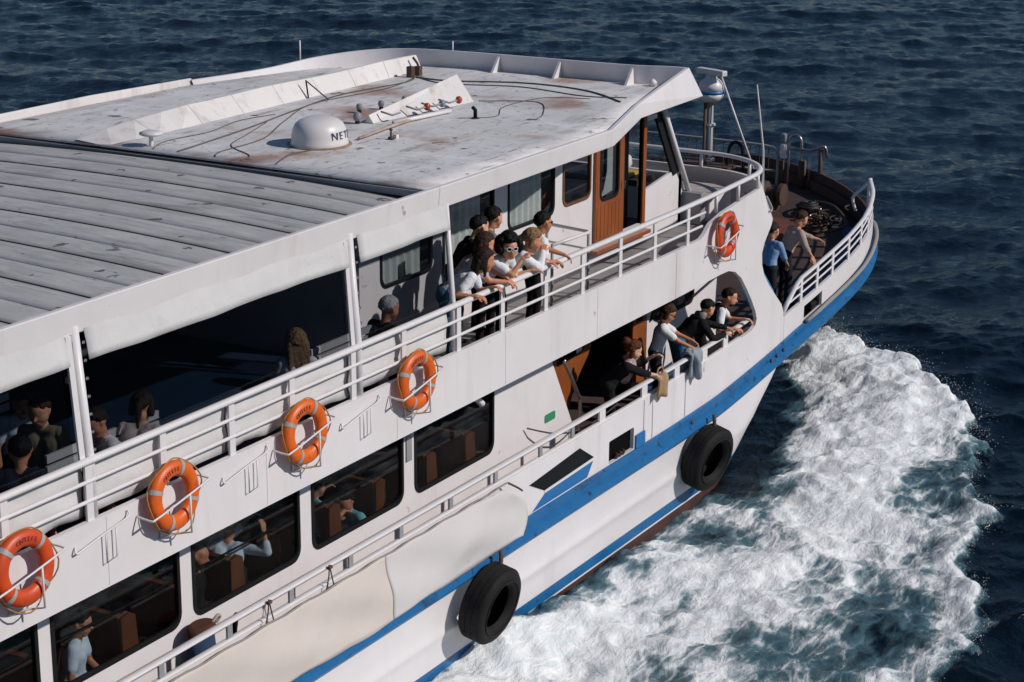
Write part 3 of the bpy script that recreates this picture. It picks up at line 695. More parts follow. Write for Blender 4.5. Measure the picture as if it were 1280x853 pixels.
# whip antenna on the front corner
MB().tube([(16.72, -3.72, 4.45), (16.68, -3.71, 5.3), (16.34, -3.70, 6.40)], [0.022, 0.018, 0.01], 8).build('whip_antenna', WHITE2, ferry, smooth=True)
MB().tube(crom([(16.72, -3.78, 4.55), (16.80, -3.85, 4.35), (16.74, -3.85, 4.3)], 3), 0.02, 6).build('antenna_bracket', GREYP, ferry)

# ---------------- roofs
def zcan(y): return 6.42 - 0.11 * (abs(y) / 3.85) ** 2.2
can = sub('canopy')
pw = 0.525
x = 6.50; k = 0
while x > -6.0:
    a, b = x - pw + 0.006, x - 0.006
    rr = random.Random(k)
    P = []
    hgt = 0.006 + 0.006 * rr.random() + (0.006 if k % 2 else 0)
    for i in range(5):
        u = i / 4
        row = []
        for j in range(21):
            y = -3.80 + 7.6 * j / 20
            row.append((a + (b - a) * u + 0.006 * math.sin(2 * y + k), y, zcan(y) + hgt * math.sin(math.pi * u) ** 0.6 + 0.007 * math.sin(3.1 * y + 2.3 * k) * math.sin(math.pi * u)))
        P.append(row)
    mb = MB(); mb.grid(P); mb.build('roof_panel', CANOPY, can, smooth=True, solid=0.008)
    if k % 2 == 0:
        MB().tube([(b + 0.006, -3.8 + 7.6 * j / 20, zcan(-3.8 + 7.6 * j / 20) + 0.004) for j in range(21)], 0.011, 6).build('batten', CABLE, can, smooth=True)
    x -= pw; k += 1
mb = MB(); P = [[(xx, -3.8 + 7.6 * j / 12, zcan(-3.8 + 7.6 * j / 12) - 0.05) for j in range(13)] for xx in (-6, 6.5)]
mb.grid(P); mb.build('canopy_lining', DARKI, can, solid=0.02)
# fascia along the starboard edge
def ribbon(name, top, bot, thick, m, parent, bevel=0.012):
    """upright board following two polylines; thickness goes inboard (+y / -x by the local normal)"""
    n = len(top); mb = MB()
    top = [np.array(p, float) for p in top]; bot = [np.array(p, float) for p in bot]
    nr = []
    for i in range(n):
        t = top[min(i + 1, n - 1)] - top[max(i - 1, 0)]; t[2] = 0; t /= np.linalg.norm(t); nr.append(np.array([-t[1], t[0], 0]) * thick)
    vs = top + bot + [top[i] + nr[i] for i in range(n)] + [bot[i] + nr[i] for i in range(n)]
    fs = []
    for i in range(n - 1):
        j = i + 1
        fs += [(i, i + n, j + n, j), (i + 2 * n, j + 2 * n, j + 3 * n, i + 3 * n), (i, j, j + 2 * n, i + 2 * n), (i + n, i + 3 * n, j + 3 * n, j + n)]
    fs += [(0, 2 * n, 3 * n, n), (n - 1, 2 * n - 1, 4 * n - 1, 3 * n - 1)]
    mb.add(vs, fs); return mb.build(name, m, parent, bevel=bevel)
ribbon('fascia_board', [(-6, -3.90, 6.49), (6.7, -3.90, 6.49)], [(-6, -3.87, 6.215), (6.7, -3.87, 6.215)], 0.07, WHITE, ferry)
ribbon('fascia_board', [(-6, 3.83, 6.49), (6.6, 3.83, 6.49)], [(-6, 3.80, 6.215), (6.6, 3.80, 6.215)], 0.07, WHITE, ferry)
# forward roof: plan outline, plate, fascia, visor
RT = [(6.703, -3.90, 6.49), (9.2, -3.90, 6.50), (11.02, -3.91, 6.51), (13.10, -3.27, 6.52), (15.18, -3.06, 6.76)]
RB = [(6.703, -3.87, 6.215), (9.2, -3.87, 6.24), (11.10, -3.89, 6.27), (13.12, -3.29, 6.30), (15.42, -3.20, 6.30)]
ribbon('roof_fascia', RT, RB, 0.07, WHITE, ferry)
ribbon('roof_fascia', [(p[0], -p[1] * 0.95, 6.50 + 0.02 * (i > 2)) for i, p in reversed(list(enumerate(RT[:4])))], [(p[0], -p[1] * 0.94, p[2]) for p in reversed(RB[:4])], 0.07, WHITE, ferry)
zr = lambda y: 6.455 + 0.03 * (1 - (y / 3.8) ** 2)
xsr = list(np.arange(6.6, 14.9, 0.5)) + [14.95]
P = []
for x in xsr:
    yn = np.interp(x, [6.6, 11.0, 13.1, 14.95], [-3.86, -3.86, -3.24, -3.08]); yf = np.interp(x, [6.6, 11.0, 13.1, 14.95], [3.66, 3.62, 3.1, 2.7])
    P.append([(x, yn + (yf - yn) * j / 16, zr(yn + (yf - yn) * j / 16)) for j in range(17)])
mb = MB(); mb.grid(P); fr_ = mb.build('forward_roof', ROOF, ferry, smooth=True, solid=0.03)
MB().box((6.56, -3.80, 6.36), (6.64, 3.6, 6.44)).build('roof_edge_beam', GREYP, ferry)
deck('roof_lining', [(6.63, -3.80), (11.0, -3.80), (13.0, -3.2), (15.2, -3.0), (15.2, 2.4), (14, 2.8), (11.0, 3.4), (6.63, 3.4)], 6.31, 0.03, DARKI)
# front breakwater: inner and outer skins
FT = crom([(15.18, -3.06, 6.76), (15.10, -2.75, 6.77), (14.93, -2.2, 6.77), (14.86, -1.0, 6.77), (14.80, 0.5, 6.77), (14.62, 1.6, 6.77), (14.25, 2.3, 6.74), (13.6, 2.85, 6.66), (12.6, 3.15, 6.57), (11.2, 3.45, 6.55)], 6)
FB = crom([(15.42, -3.20, 6.30), (15.42, -2.75, 6.28), (15.33, -2.2, 6.28), (15.28, -1.0, 6.28), (15.22, 0.5, 6.28), (15.0, 1.7, 6.28), (14.55, 2.55, 6.28), (13.8, 3.05, 6.28), (12.7, 3.3, 6.28), (11.2, 3.58, 6.28)], 6)
FI = crom([(15.06, -3.0, 6.46), (15.0, -2.75, 6.46), (14.90, -2.2, 6.46), (14.85, -1.0, 6.465), (14.80, 0.5, 6.465), (14.60, 1.6, 6.46), (14.2, 2.25, 6.46), (13.5, 2.78, 6.455), (12.5, 3.08, 6.45), (11.2, 3.40, 6.45)], 6)
def loft(name, rows, m, parent, solid=0.0, ang=40):
    mb = MB(); mb.grid(rows); o = mb.build(name, m, parent, solid=solid); autosmooth(o, ang); return o
inn = [np.array(p) + (np.array(q) - np.array(p)) * 0.06 + np.array([-0.03, 0, 0]) for p, q in zip(FT, FB)]
fb = MB(); fb.grid([FB, FT, [np.array(p) + np.array([-0.045, 0.0 if p[1] < 1.5 else -0.045, 0]) for p in FT], FI]); fbo = fb.build('breakwater', WHITE2, ferry); autosmooth(fbo, 30)
for yg, xg in ((-2.25, 14.90), (-1.0, 14.85), (0.1, 14.82)):
    mb = MB(); g = [(xg - 0.02, 6.475), (xg - 0.30, 6.475), (xg - 0.06, 6.745)]
    mb.add([(a, yg - 0.02, b) for a, b in g] + [(a, yg + 0.02, b) for a, b in g], [(0, 2, 1), (3, 4, 5), (0, 1, 4, 3), (1, 2, 5, 4), (2, 0, 3, 5)]); mb.build('gusset', WHITE2, fbo)
# longitudinal plank wall and low port-side parapet
n = 16
PT = [(6.6 + 7.6 * i / n, 1.30 + 0.25 * max(0, 1 - i / 4), 6.52 + 0.22 * min(1, i / 4) ** 0.8 + 0.01 * math.sin(i)) for i in range(n + 1)]
PB = [(p[0] + (0.04 if i == n else 0), 0.98 + 0.22 * i / n, 6.48) for i, p in enumerate(PT)]
mb = MB(); mb.grid([PB, PT, [(p[0], p[1] + 0.05, p[2]) for p in PT], [(p[0], p[1] + 0.10, 6.47) for p in PT]]); plk = mb.build('plank_wall', PLANKW, ferry)
for i in range(2, n, 2):
    a, b = np.array(PB[i]), np.array(PT[i]); MB().tube([a + [0, -0.004, 0], b + [0, -0.004, 0]], 0.004, 5).build('joint_strip', PLANKW, plk)
ribbon('port_parapet', [(6.62, 3.50, 6.58), (9.0, 3.48, 6.60), (11.2, 3.44, 6.57)], [(6.62, 3.5, 6.44), (9.0, 3.48, 6.44), (11.2, 3.44, 6.44)], 0.05, PLANKW, ferry)
# ---------------- things fixed on the roof
def on_roof(x, y, dz=0.0): return (x, y, zr(y) + 0.016 + dz)
dome = sub('satellite_dome')
pr = [(0.42, 0), (0.435, 0.02), (0.435, 0.05), (0.40, 0.06)] + [(0.40 * math.cos(a) ** 0.55 if a < 1.56 else 0.001, 0.06 + 0.10 + 0.26 * math.sin(a)) for a in np.linspace(0, math.pi / 2, 10)]
pr = [(0.39, 0), (0.40, 0.025), (0.385, 0.05), (0.38, 0.14), (0.365, 0.21), (0.33, 0.275), (0.27, 0.32), (0.18, 0.35), (0.09, 0.362), (0.001, 0.366)]
mb = MB(); mb.lathe(pr, 40, on_roof(8.1, -1.18), sx=0.98, sy=0.92); mb.build('dome_shell', RADOME, dome, smooth=True)
mb = MB(); mb.lathe([(0.42, 0), (0.42, 0.014), (0.36, 0.016)], 32, on_roof(8.1, -1.18)); mb.build('dome_flange', mat('rusty flange', (0.25, 0.15, 0.09), 0.7, noise=(4, (0.4, 0.35, 0.3), 0.8)), dome)
def text_on_cyl(txt, size, center, radius, a0, z, m, parent, name='lettering', depth=0.004, facing=None):
    for i, ch in enumerate(txt):
        cu = bpy.data.curves.new(name, 'FONT'); cu.body = ch; cu.size = size; cu.extrude = depth; cu.align_x = 'CENTER'; cu.align_y = 'CENTER'
        o = bpy.data.objects.new(name, cu); COL.objects.link(o)
        a = a0 + (i) * size * 0.84 / radius
        rad_ = 1 / math.hypot(math.cos(a) / (radius * 0.98), math.sin(a) / (radius * 0.92)) + 0.001
        # outward normal at angle a (plan)
        o.matrix_world = Matrix.Translation((center[0] + rad_ * math.cos(a), center[1] + rad_ * math.sin(a), z)) @ Matrix.Rotation(a + math.pi / 2, 4, 'Z') @ Matrix.Rotation(math.pi / 2, 4, 'X')
        dg = bpy.context.evaluated_depsgraph_get()
        me = bpy.data.meshes.new_from_object(o.evaluated_get(dg)); me.materials.clear(); me.materials.append(m)
        mw = o.matrix_world.copy(); bpy.data.objects.remove(o)
        me.transform(mw); link(name, me, parent)
ctr = on_roof(8.1, -1.18)
text_on_cyl('NETA', 0.14, ctr, 0.380, R_(-110), ctr[2] + 0.145, INK, dome)
def tube_part(name, pts, r, m, parent, n=8): return MB().tube(pts, r, n).build(name, m, parent, smooth=True)
# low mushroom antenna near the roof's after edge
ga = sub('mushroom_antenna')
p = on_roof(6.85, 0.55)
MB().lathe([(0.12, 0.14), (0.15, 0.155), (0.15, 0.175), (0.10, 0.195), (0.001, 0.20)], 20, p).build('antenna_disc', RADOME, ga, smooth=True)
MB().lathe([(0.03, 0), (0.03, 0.15)], 10, p).build('stalk', WHITE2, ga)
# wedge-shaped lamp board lying on the roof
lb = sub('lamp_board')
A0, A1 = np.array(on_roof(9.72, -0.92)), np.array(on_roof(12.02, -1.12))
T0, T1 = A0 + [-0.02, 0.07, 0.12], A1 + [0.20, 0.42, 0.35]
B0, B1 = A0 + [0, 0.16, 0.0], A1 + [0.10, 0.60, 0.0]
mb = MB(); mb.add([A0, A1, T1, T0, B0, B1], [(0, 1, 2, 3), (0, 3, 4), (1, 5, 2), (3, 2, 5, 4), (0, 4, 5, 1)]); mb.build('board', PLANKW, lb, bevel=0.01)
def bulb(pos, m, parent, r=0.052):
    t = MB(); t.lathe([(0.02, -r), (r * 0.75, -r * 0.7), (r, 0), (r * 0.75, r * 0.7), (0.02, r)], 14, pos); return t.build('lamp_globe', m, parent, smooth=True)
for k, (u, m) in enumerate(((0.16, GLOBE), (0.40, REDL), (0.55, GLOBE), (0.72, REDL))):
    b = A0 + (A1 - A0) * u
    q = b + np.array([0.05, -0.16, 0.12])
    MB().tube([b + [-0.18, 0.04, 0.14], b + [-0.14, -0.12, 0.10], q + [-0.05, 0, 0]], 0.014, 6).build('lamp_bracket', GREYP, lb, smooth=True)
    if k: bulb(q, m, lb)
for (x, y, r) in ((10.35, -0.25, 0.05), (10.75, -0.35, 0.05), (11.25, -0.42, 0.05), (9.62, -0.72, 0.065)):
    t = sub('roof_lamp'); p = on_roof(x, y)
    bulb((p[0], p[1], p[2] + r + 0.03), GLOBE, t, r); MB().lathe([(0.035, 0), (0.03, 0.05)], 8, p).build('lamp_base', BLACK, t)
tube_part('pipe', [on_roof(8.6, -1.45, 0.03), on_roof(9.4, -1.35, 0.04), on_roof(10.2, -1.25, 0.03)], 0.022, mat('rusty pipe', (0.34, 0.22, 0.15), 0.7, noise=(4, (0.5, 0.46, 0.43), 0.9)), ferry)
tube_part('conduit', [on_roof(9.75, -1.22, 0.04), on_roof(11.0, -1.35, 0.04)], 0.03, WHITE2, ferry)
t = sub('vent_stub'); p = on_roof(10.85, -1.85); MB().tube([p, (p[0], p[1], p[2] + 0.12), (p[0] - 0.06, p[1], p[2] + 0.16)], 0.028, 8).build('stub', BLACK, t, smooth=True)
MB().lathe([(0.06, 0), (0.06, 0.012)], 10, p).build('stub_flange', RUSTY, t)
t = sub('small_fitting'); p = on_roof(8.9, -1.75); MB().lathe([(0.05, 0), (0.04, 0.03), (0.015, 0.04), (0.012, 0.11), (0.03, 0.13), (0.001, 0.15)], 10, p).build('fitting', RUSTY, t, smooth=True)
MB().box((p[0] + .08, p[1] - .03, p[2] - 0.01), (p[0] + .14, p[1] + .03, p[2] + 0.05)).build('fitting_block', PLANKW, t)
def rcable(pts, r=0.012, m=mat('sun-bleached cable', (0.075, 0.07, 0.066), 0.8, noise=(4, (0.14, 0.12, 0.11), 0.8)), name='cable'):
    c = crom([(a, b, 0) for a, b in pts], 8); r *= 0.62; tube_part(name, [on_roof(q[0], q[1], r * 0.9) for q in c], r, m, ferry, 6)
rcable([(13.6, 0.95), (13.0, 0.7), (11.5, 0.85), (10.0, 0.6), (8.6, 0.3), (7.4, 0.1), (6.7, 0.0)], 0.016)
rcable([(13.6, 0.90), (12.4, 0.62), (10.6, 0.72), (9.2, 0.2), (8.0, -0.35), (7.0, -0.45), (6.7, -0.6)])
rcable([(13.5, 0.85), (13.45, 0.2), (13.9, -0.9), (13.8, -2.0), (13.2, -2.9)], 0.02)
rcable([(13.5, 0.8), (13.2, 0.1), (13.55, -1.0), (13.35, -2.2), (13.6, -2.8)], 0.014)
rcable([(12.1, -1.15), (12.5, -1.9), (11.7, -2.45), (11.2, -2.6)], 0.01)
rcable([(10.85, -1.85), (11.2, -2.0), (11.9, -1.7), (12.9, -1.8), (13.2, -2.4)], 0.009)
rcable([(9.0, 0.35), (8.1, 0.0), (7.4, -0.3), (7.0, -0.9), (6.7, -1.0)], 0.01)
rcable([(9.6, 0.65), (8.9, 0.75), (8.0, 0.55), (7.2, 0.6), (6.7, 0.4)], 0.01)
rcable([(7.7, -1.35), (7.3, -1.3), (6.75, -1.5)], 0.014)
t = sub('cable_junction'); p = on_roof(13.5, 0.95)
for dx in (0, 0.22): MB().box((p[0] + dx - 0.05, p[1] - 0.05, p[2] - 0.01), (p[0] + dx + 0.05, p[1] + 0.05, p[2] + 0.17 - 0.1 * dx)).build('junction_box', RUSTY, t, bevel=0.01)
tube_part('stay_wire', [(11.0, 1.12, 6.74), (11.05, 0.78, 6.50)], 0.010, CABLE, ferry); tube_part('stay_post', [(11.0, 1.10, 6.48), (11.0, 1.14, 6.76)], 0.012, CABLE, ferry)
tube_part('thin_aerial', [(13.3, 2.93, 6.62), (13.3, 2.93, 6.95)], 0.012, WHITE2, ferry); tube_part('thin_aerial', [(14.75, 0.95, 6.76), (14.75, 0.95, 6.92)], 0.012, WHITE2, ferry)
tube_part('rope_bundle', crom([(13.95, 1.20, 6.74), (13.98, 1.12, 6.62), (13.92, 1.10, 6.55), (14.0, 1.14, 6.5), (13.9, 1.05, 6.5)], 4), 0.02, RUSTY, ferry)
MB().lathe([(0.06, 0), (0.07, 0.05), (0.02, 0.10)], 10, (14.82, -2.62, 6.5)).build('white_cap', WHITE2, ferry, smooth=True)

# ---------------- bow: bulwark, rail, fence, mast, windlass
def bw_map(s, z, d): return (s, -hb(s) + d, z + sheer(s))
def arc(a, z0, z1): return [(a, z0), (a, z1)]
xs = list(np.arange(17.55, 23.0, 0.3)) + [23.05]
outer = [(x, 1.76) for x in xs] + [(x, 2.18) for x in reversed(xs)]
plate('bow_bulwark', outer, [[(18.45, 1.80), (19.25, 1.80), (19.25, 2.06), (18.45, 2.06)]], bw_map, 0.05, WHITE, ferry, step=0.25, smooth=True)
xs = list(np.arange(15.0, 23.0, 0.3)) + [23.05]
plate('port_bow_bulwark', [(x, 1.76) for x in xs] + [(x, 2.18) for x in reversed(xs)], [], lambda s, z, d: (s, hb(s) - d, z + sheer(s)), 0.05, WHITE, ferry, step=0.25, smooth=True).data.flip_normals()
# front apron between the two bulwarks
apron = [p for p in EDGE if p[0] > 23.0] ; apron = apron + [np.array([p[0], -p[1]]) for p in apron[-2::-1]]
mb = MB(); mb.grid([[(p[0] - 0.02, p[1], 1.77 + sheer(p[0])) for p in apron], [(p[0] - 0.02, p[1], 1.98 + sheer(p[0])) for p in apron]]); mb.build('bow_apron', RUSTY, ferry, solid=0.04)
inner = [(p[0], p[1]) for p in EDGE if p[0] > 22.0]; inner = inner + [(p[0], -p[1]) for p in inner[-2::-1]]
mb = MB(); mb.grid([[(p[0] * 0.9965, p[1] * 0.975, fz(p[0]) - 0.03) for p in inner], [(p[0] * 0.9965, p[1] * 0.975, 1.80 + sheer(p[0])) for p in inner]]); mb.build('waterway_bar', RUSTY, ferry, solid=0.03)
brl = sub('bow_railing')
def bre(x, z, inn=0.03): return (x, -hb(x) + inn, z + sheer(x))
xr = list(np.arange(18.35, 23.0, 0.25)) + [23.0]
top = [bre(17.50, 2.22), bre(17.75, 2.36), bre(18.15, 2.55)] + [bre(x, 2.60) for x in xr]
MB().tube(top, 0.045, 8, flat=0.6).build('top_rail', WHITE2, brl, smooth=True)
for z, a in ((2.46, 18.0), (2.32, 17.75)):
    MB().tube([bre(x, z) for x in np.arange(a, 23.0, 0.25)] + [bre(23.0, z)], 0.018, 6).build('mid_rail', WHITE2, brl, smooth=True)
for x in (18.35, 19.05, 19.75, 20.5, 21.2, 21.75, 22.25, 22.65):
    a, b = np.array(bre(x, 2.17)), np.array(bre(x, 2.6)); t = np.array(bre(x + 0.05, 0)) - np.array(bre(x - 0.05, 0)); t[2] = 0; t /= np.linalg.norm(t)
    MB().obox((a + b) / 2, t * 0.045, np.array([-t[1], t[0], 0]) * 0.012, (b - a) / 2).build('post', WHITE2, brl)
MB().tube([bre(23.02, 1.78), bre(23.02, 2.64)], 0.045, 8).build('end_post', WHITE2, brl, smooth=True)
MB().tube(crom([bre(23.0, 2.60), (22.85, -3.15, 3.50), (22.7, -3.05, 3.35), (22.75, -3.1, 3.1)], 5), 0.03, 8).build('rail_return', WHITE2, brl, smooth=True)
# port rail (simple)
MB().tube([(x, hb(x) - 0.03, 2.60 + sheer(x)) for x in np.arange(15.2, 23.1, 0.3)], 0.045, 8).build('port_rail', WHITE2, brl, smooth=True)
for x in np.arange(15.5, 23.0, 1.0): MB().tube([(x, hb(x) - 0.03, 2.15 + sheer(x)), (x, hb(x) - 0.03, 2.6 + sheer(x))], 0.03, 6).build('post', WHITE2, brl)
# transverse fence across the bow with balusters, and the boarding hoops
fe = sub('bow_fence')
FX = 24.35; z0, z1 = fz(FX) + 0.12, 3.86
MB().tube(crom([(FX, 2.4, z1), (FX, 0.5, z1), (FX, -0.55, z1 - 0.02), (FX, -0.78, z1 - 0.12), (FX, -0.80, z1 - 0.35), (FX, -0.80, z0 - 0.1)], 5), 0.03, 8).build('fence_rail', GREYP, fe, smooth=True)
MB().tube([(FX, 2.4, z0 + 0.22), (FX, -0.80, z0 + 0.22)], 0.022, 6).build('fence_rail', GREYP, fe, smooth=True)
for y in np.arange(-0.6, 2.4, 0.2): MB().tube([(FX, y, z0 + 0.22), (FX, y, z1)], 0.010, 6).build('baluster', RUSTY, fe)
hp = sub('boarding_hoop')
for (ya, yb, zt) in ((-1.02, -1.28, 4.12),):
    MB().tube(crom([(24.4, ya, fz(24.4)), (24.4, ya, 3.6), (24.4, ya, zt - 0.12), (24.4, (ya + yb) / 2, zt), (24.4, yb, zt - 0.12), (24.4, yb, 3.6), (24.4, yb - 0.0, fz(24.4))], 5), 0.026, 8).build('hoop', STEEL, hp, smooth=True)
MB().tube(crom([(24.4, -1.05, 3.85), (24.4, -1.5, 3.84), (24.45, -1.75, 3.93), (24.5, -1.8, 3.7)], 4), 0.03, 8).build('cross_rail', STEEL, hp, smooth=True)
MB().tube([(24.4, -1.47, fz(24.4)), (24.4, -1.47, 3.86)], 0.028, 8).build('hoop_post', STEEL, hp, smooth=True)
MB().tube([(24.45, -1.68, fz(24.4)), (24.45, -1.68, 3.86)], 0.045, 8).build('gate_post', RUSTY, hp, smooth=True)
MB().tube([(24.45, -1.3, fz(24.4)), (24.45, -1.3, 3.6)], 0.085, 8).build('gate_post', RUSTY, hp, smooth=True)
nl = sub('navigation_lamp')
MB().box((24.28, -0.98, 3.62), (24.40, -0.86, 3.92)).build('lamp_body', WHITE2, nl, bevel=0.03); MB().box((24.28, -0.98, 3.95), (24.40, -0.86, 4.14)).build('lamp_glass', GLOBE, nl, bevel=0.04)
MB().tube([(24.36, -0.92, fz(24.4)), (24.36, -0.92, 3.62)], 0.028, 8).build('lamp_post', RUSTY, nl, smooth=True)
MB().tube(crom([(24.45, -1.72, 3.4), (24.8, -2.2, 3.0), (25.3, -3.0, 2.75)], 5), 0.008, 5).build('forestay', CABLE, ferry)
# mast with radar
ms = sub('radar_mast'); MX, MY = 22.75, 0.0
MB().tube([(MX, MY, fz(MX)), (MX, MY, 5.0)], [0.085, 0.06], 12).build('mast_pole', GREYP, ms, smooth=True)
MB().tube([(MX - 0.12, MY + 0.06, fz(MX)), (MX - 0.10, MY + 0.06, 4.9)], 0.035, 8).build('mast_pipe', RUSTY, ms, smooth=True)
for z in (4.45, 3.75): MB().lathe([(0.11, 0), (0.11, 0.04)], 14, (MX, MY, z)).build('collar', WHITE2, ms)
MB().box((MX - 0.2, MY - 0.5, 3.62), (MX + 0.2, MY + 0.55, 3.68)).build('platform', RUSTY, ms)
MB().tube([(MX - .1, MY + 0.6, 3.7), (MX - .1, MY + 0.55, 3.78), (MX - .1, MY - 0.1, 3.8)], 0.02, 6).build('bracket', GREYP, ms)
MB().tube(crom([(MX + 0.1, -0.35, 3.6), (MX + .1, -0.4, 4.05), (MX + .1, -0.55, 4.15), (MX + .1, -0.68, 4.0), (MX + .1, -0.7, 3.6)], 4), 0.035, 8).build('swan_vent', BLACK, ms, smooth=True)
MB().lathe([(0.03, 4.92), (0.18, 4.93), (0.23, 5.0), (0.26, 5.08)], 24, (MX, MY, 0)).build('scanner_base', RADOME, ms, smooth=True)
MB().lathe([(0.262, 5.08), (0.266, 5.14)], 24, (MX, MY, 0)).build('scanner_stripe', BLUE2, ms, smooth=True)
MB().lathe([(0.26, 5.14), (0.235, 5.27), (0.17, 5.35), (0.11, 5.38), (0.11, 5.44), (0.02, 5.45)], 24, (MX, MY, 0)).build('scanner_dome', RADOME, ms, smooth=True)
a = np.array([-0.22, -0.60, 0]); a = a / np.linalg.norm(a)
MB().obox((MX, MY, 5.50), a * 0.36, np.array([-a[1], a[0], 0]) * 0.075, (0, 0, 0.055)).build('scanner_bar', RADOME, ms, bevel=0.02)
MB().tube([(MX, MY - 0.2, 5.45), (MX + 0.15, MY - 0.9, 3.65)], 0.022, 6).build('mast_stay', WHITE2, ms, smooth=True)
# windlass, chain heap and stowed gear on the foredeck
wl = sub('windlass'); wx, wy = 23.3, -0.9; wz = fz(wx)
MB().box((wx - 0.45, wy - 0.35, wz), (wx + 0.45, wy + 0.35, wz + 0.12)).build('bed_plate', RUSTY, wl, bevel=0.02)
mb = MB(); mb.tube([(wx, wy - 0.5, wz + 0.36), (wx, wy - 0.42, wz + 0.36), (wx, wy - 0.40, wz + 0.36), (wx, wy - 0.15, wz + 0.36), (wx, wy - .13, wz + .36), (wx, wy + 0.5, wz + 0.36)], [0.22, 0.22, 0.12, 0.12, 0.24, 0.24], 16); mb.build('drum', RUSTY, wl)
for dy in (-0.3, 0.3): MB().box((wx - 0.14, wy + dy - 0.04, wz + 0.1), (wx + 0.14, wy + dy + 0.04, wz + 0.42)).build('cheek', RUSTY, wl, bevel=0.02)
def coil(name, x, y, r, turns, rr, m, z=None):
    z = fz(x) if z is None else z; q = []
    for i in range(turns * 14):
        a = 2 * math.pi * i / 14; k = i / 14
        q.append((x + (r - 0.05 * (k % 3)) * math.cos(a) + 0.02 * math.sin(3 * a), y + (r - 0.05 * (k % 3)) * math.sin(a), z + rr + 0.035 * k + 0.01 * math.sin(5 * a)))
    return MB().tube(q, rr, 7).build(name, m, ferry, smooth=True)
coil('rope_coil', 22.7, -2.3, 0.30, 4, 0.024, RUSTY); coil('rope_coil', 23.15, -2.45, 0.24, 3, 0.024, CABLE); coil('rope_coil', 22.1, 0.9, 0.36, 5, 0.03, ROPEG); coil('rope_coil', 23.4, -1.9, 0.25, 6, 0.03, CABLE)
mb = MB(); mb.tube(crom([(23.6, -1.9, fz(23.6) + 0.16), (23.3, -2.45, fz(23.3) + 0.25), (22.7, -2.95, fz(22.7) + 0.2), (22.4, -2.7, fz(22.4) + 0.15)], 6), 0.03, 8); mb.build('chain_cable', RUSTY, ferry, smooth=True)
for i in range(16):
    rq = random.Random(i); cx, cy = 23.1 + rq.uniform(-0.35, 0.35), -2.35 + rq.uniform(-0.4, 0.5); an = rq.uniform(0, 3.14); ti = rq.uniform(-0.9, 0.9)
    u_ = np.array([math.cos(an), math.sin(an), 0.0]); v_ = np.array([-math.sin(an) * math.cos(ti), math.cos(an) * math.cos(ti), math.sin(ti)]); c_ = np.array([cx, cy, fz(cx) + 0.10 + 0.10 * rq.random()])
    MB().tube([c_ + u_ * 0.11 * math.cos(t) + v_ * 0.065 * math.sin(t) for t in np.linspace(0, 2 * math.pi, 15)], 0.02, 6).build('chain_link', STEEL if i % 4 == 0 else RUSTY, ferry, smooth=True)
MB().box((21.7, -2.1, fz(21.7) + 0.02), (22.9, -1.2, fz(22.3) + 0.2)).build('hatch_cover', mat('red oxide', (0.16, 0.045, 0.028), 0.7, noise=(3, (0.09, 0.03, 0.02), 0.8)), ferry, bevel=0.03)
st = sub('hand_stand')
for pts in ([(18.6, -2.95, fz(18.6)), (18.6, -2.95, 2.82)], [(19.25, -2.95, fz(19.2)), (19.25, -2.95, 2.82)], [(18.45, -2.95, 2.82), (19.5, -2.95, 2.84)], [(18.6, -2.95, 1.98), (19.3, -2.95, 2.05)]):
    MB().tube(pts, 0.025, 6).build('bar', GREYP, st, smooth=True)
for x in (19.2, 19.32): MB().tube([(x, -3.78, 2.05), (x, -3.78, 2.62)], 0.03, 6).build('stanchion', BLACK, ferry, smooth=True)
MB().box((18.95, -3.79, 1.95), (19.4, -3.6, 2.25)).build('fairlead_block', BLACK, ferry, bevel=0.03)

# ------------------------------------------------------------------ lifebuoys
def buoy_mesh():
    mb = MB(); R0, r = 0.285, 0.085
    P = []
    for i in range(48):
        a = 2 * math.pi * i / 48
        P.append([((R0 + r * math.cos(b)) * math.cos(a), 0.72 * r * math.sin(b), (R0 + r * math.cos(b)) * math.sin(a)) for b in np.linspace(0, 2 * math.pi, 14, endpoint=False)])
    P.append(P[0]); mb.grid(P, close=True); return mb, R0, r
LABELS = ['orange lifebuoy on the band above the window of the woman in sunglasses', 'orange lifebuoy with lettering above the window of the light-blue-shirted man',
          'orange lifebuoy above the window with people in turquoise', 'orange lifebuoy below the plastic window of the grey-haired man', 'orange lifebuoy beside the dark round hole near the wheelhouse']
BX = [(-0.50, 4.375), (1.54, 4.395), (3.68, 4.415), (5.85, 4.405), (14.45, 4.41)]
OR = [mat('lifebuoy plastic %s' % nm, c, 0.45, noise=(5, tuple(q * 0.75 for q in c), 0.7), spots=[((0.30, 0.05, 0.012), 9, 0.62, 0.70, 0.6), ((0.75, 0.22, 0.08), 4, 0.62, 0.72, 0.5)]) for nm, c in (('deep', (0.62, 0.065, 0.008)), ('bright', (0.74, 0.12, 0.006)), ('warm', (0.75, 0.13, 0.006)), ('clear', (0.73, 0.12, 0.006)), ('red', (0.64, 0.06, 0.012)))]
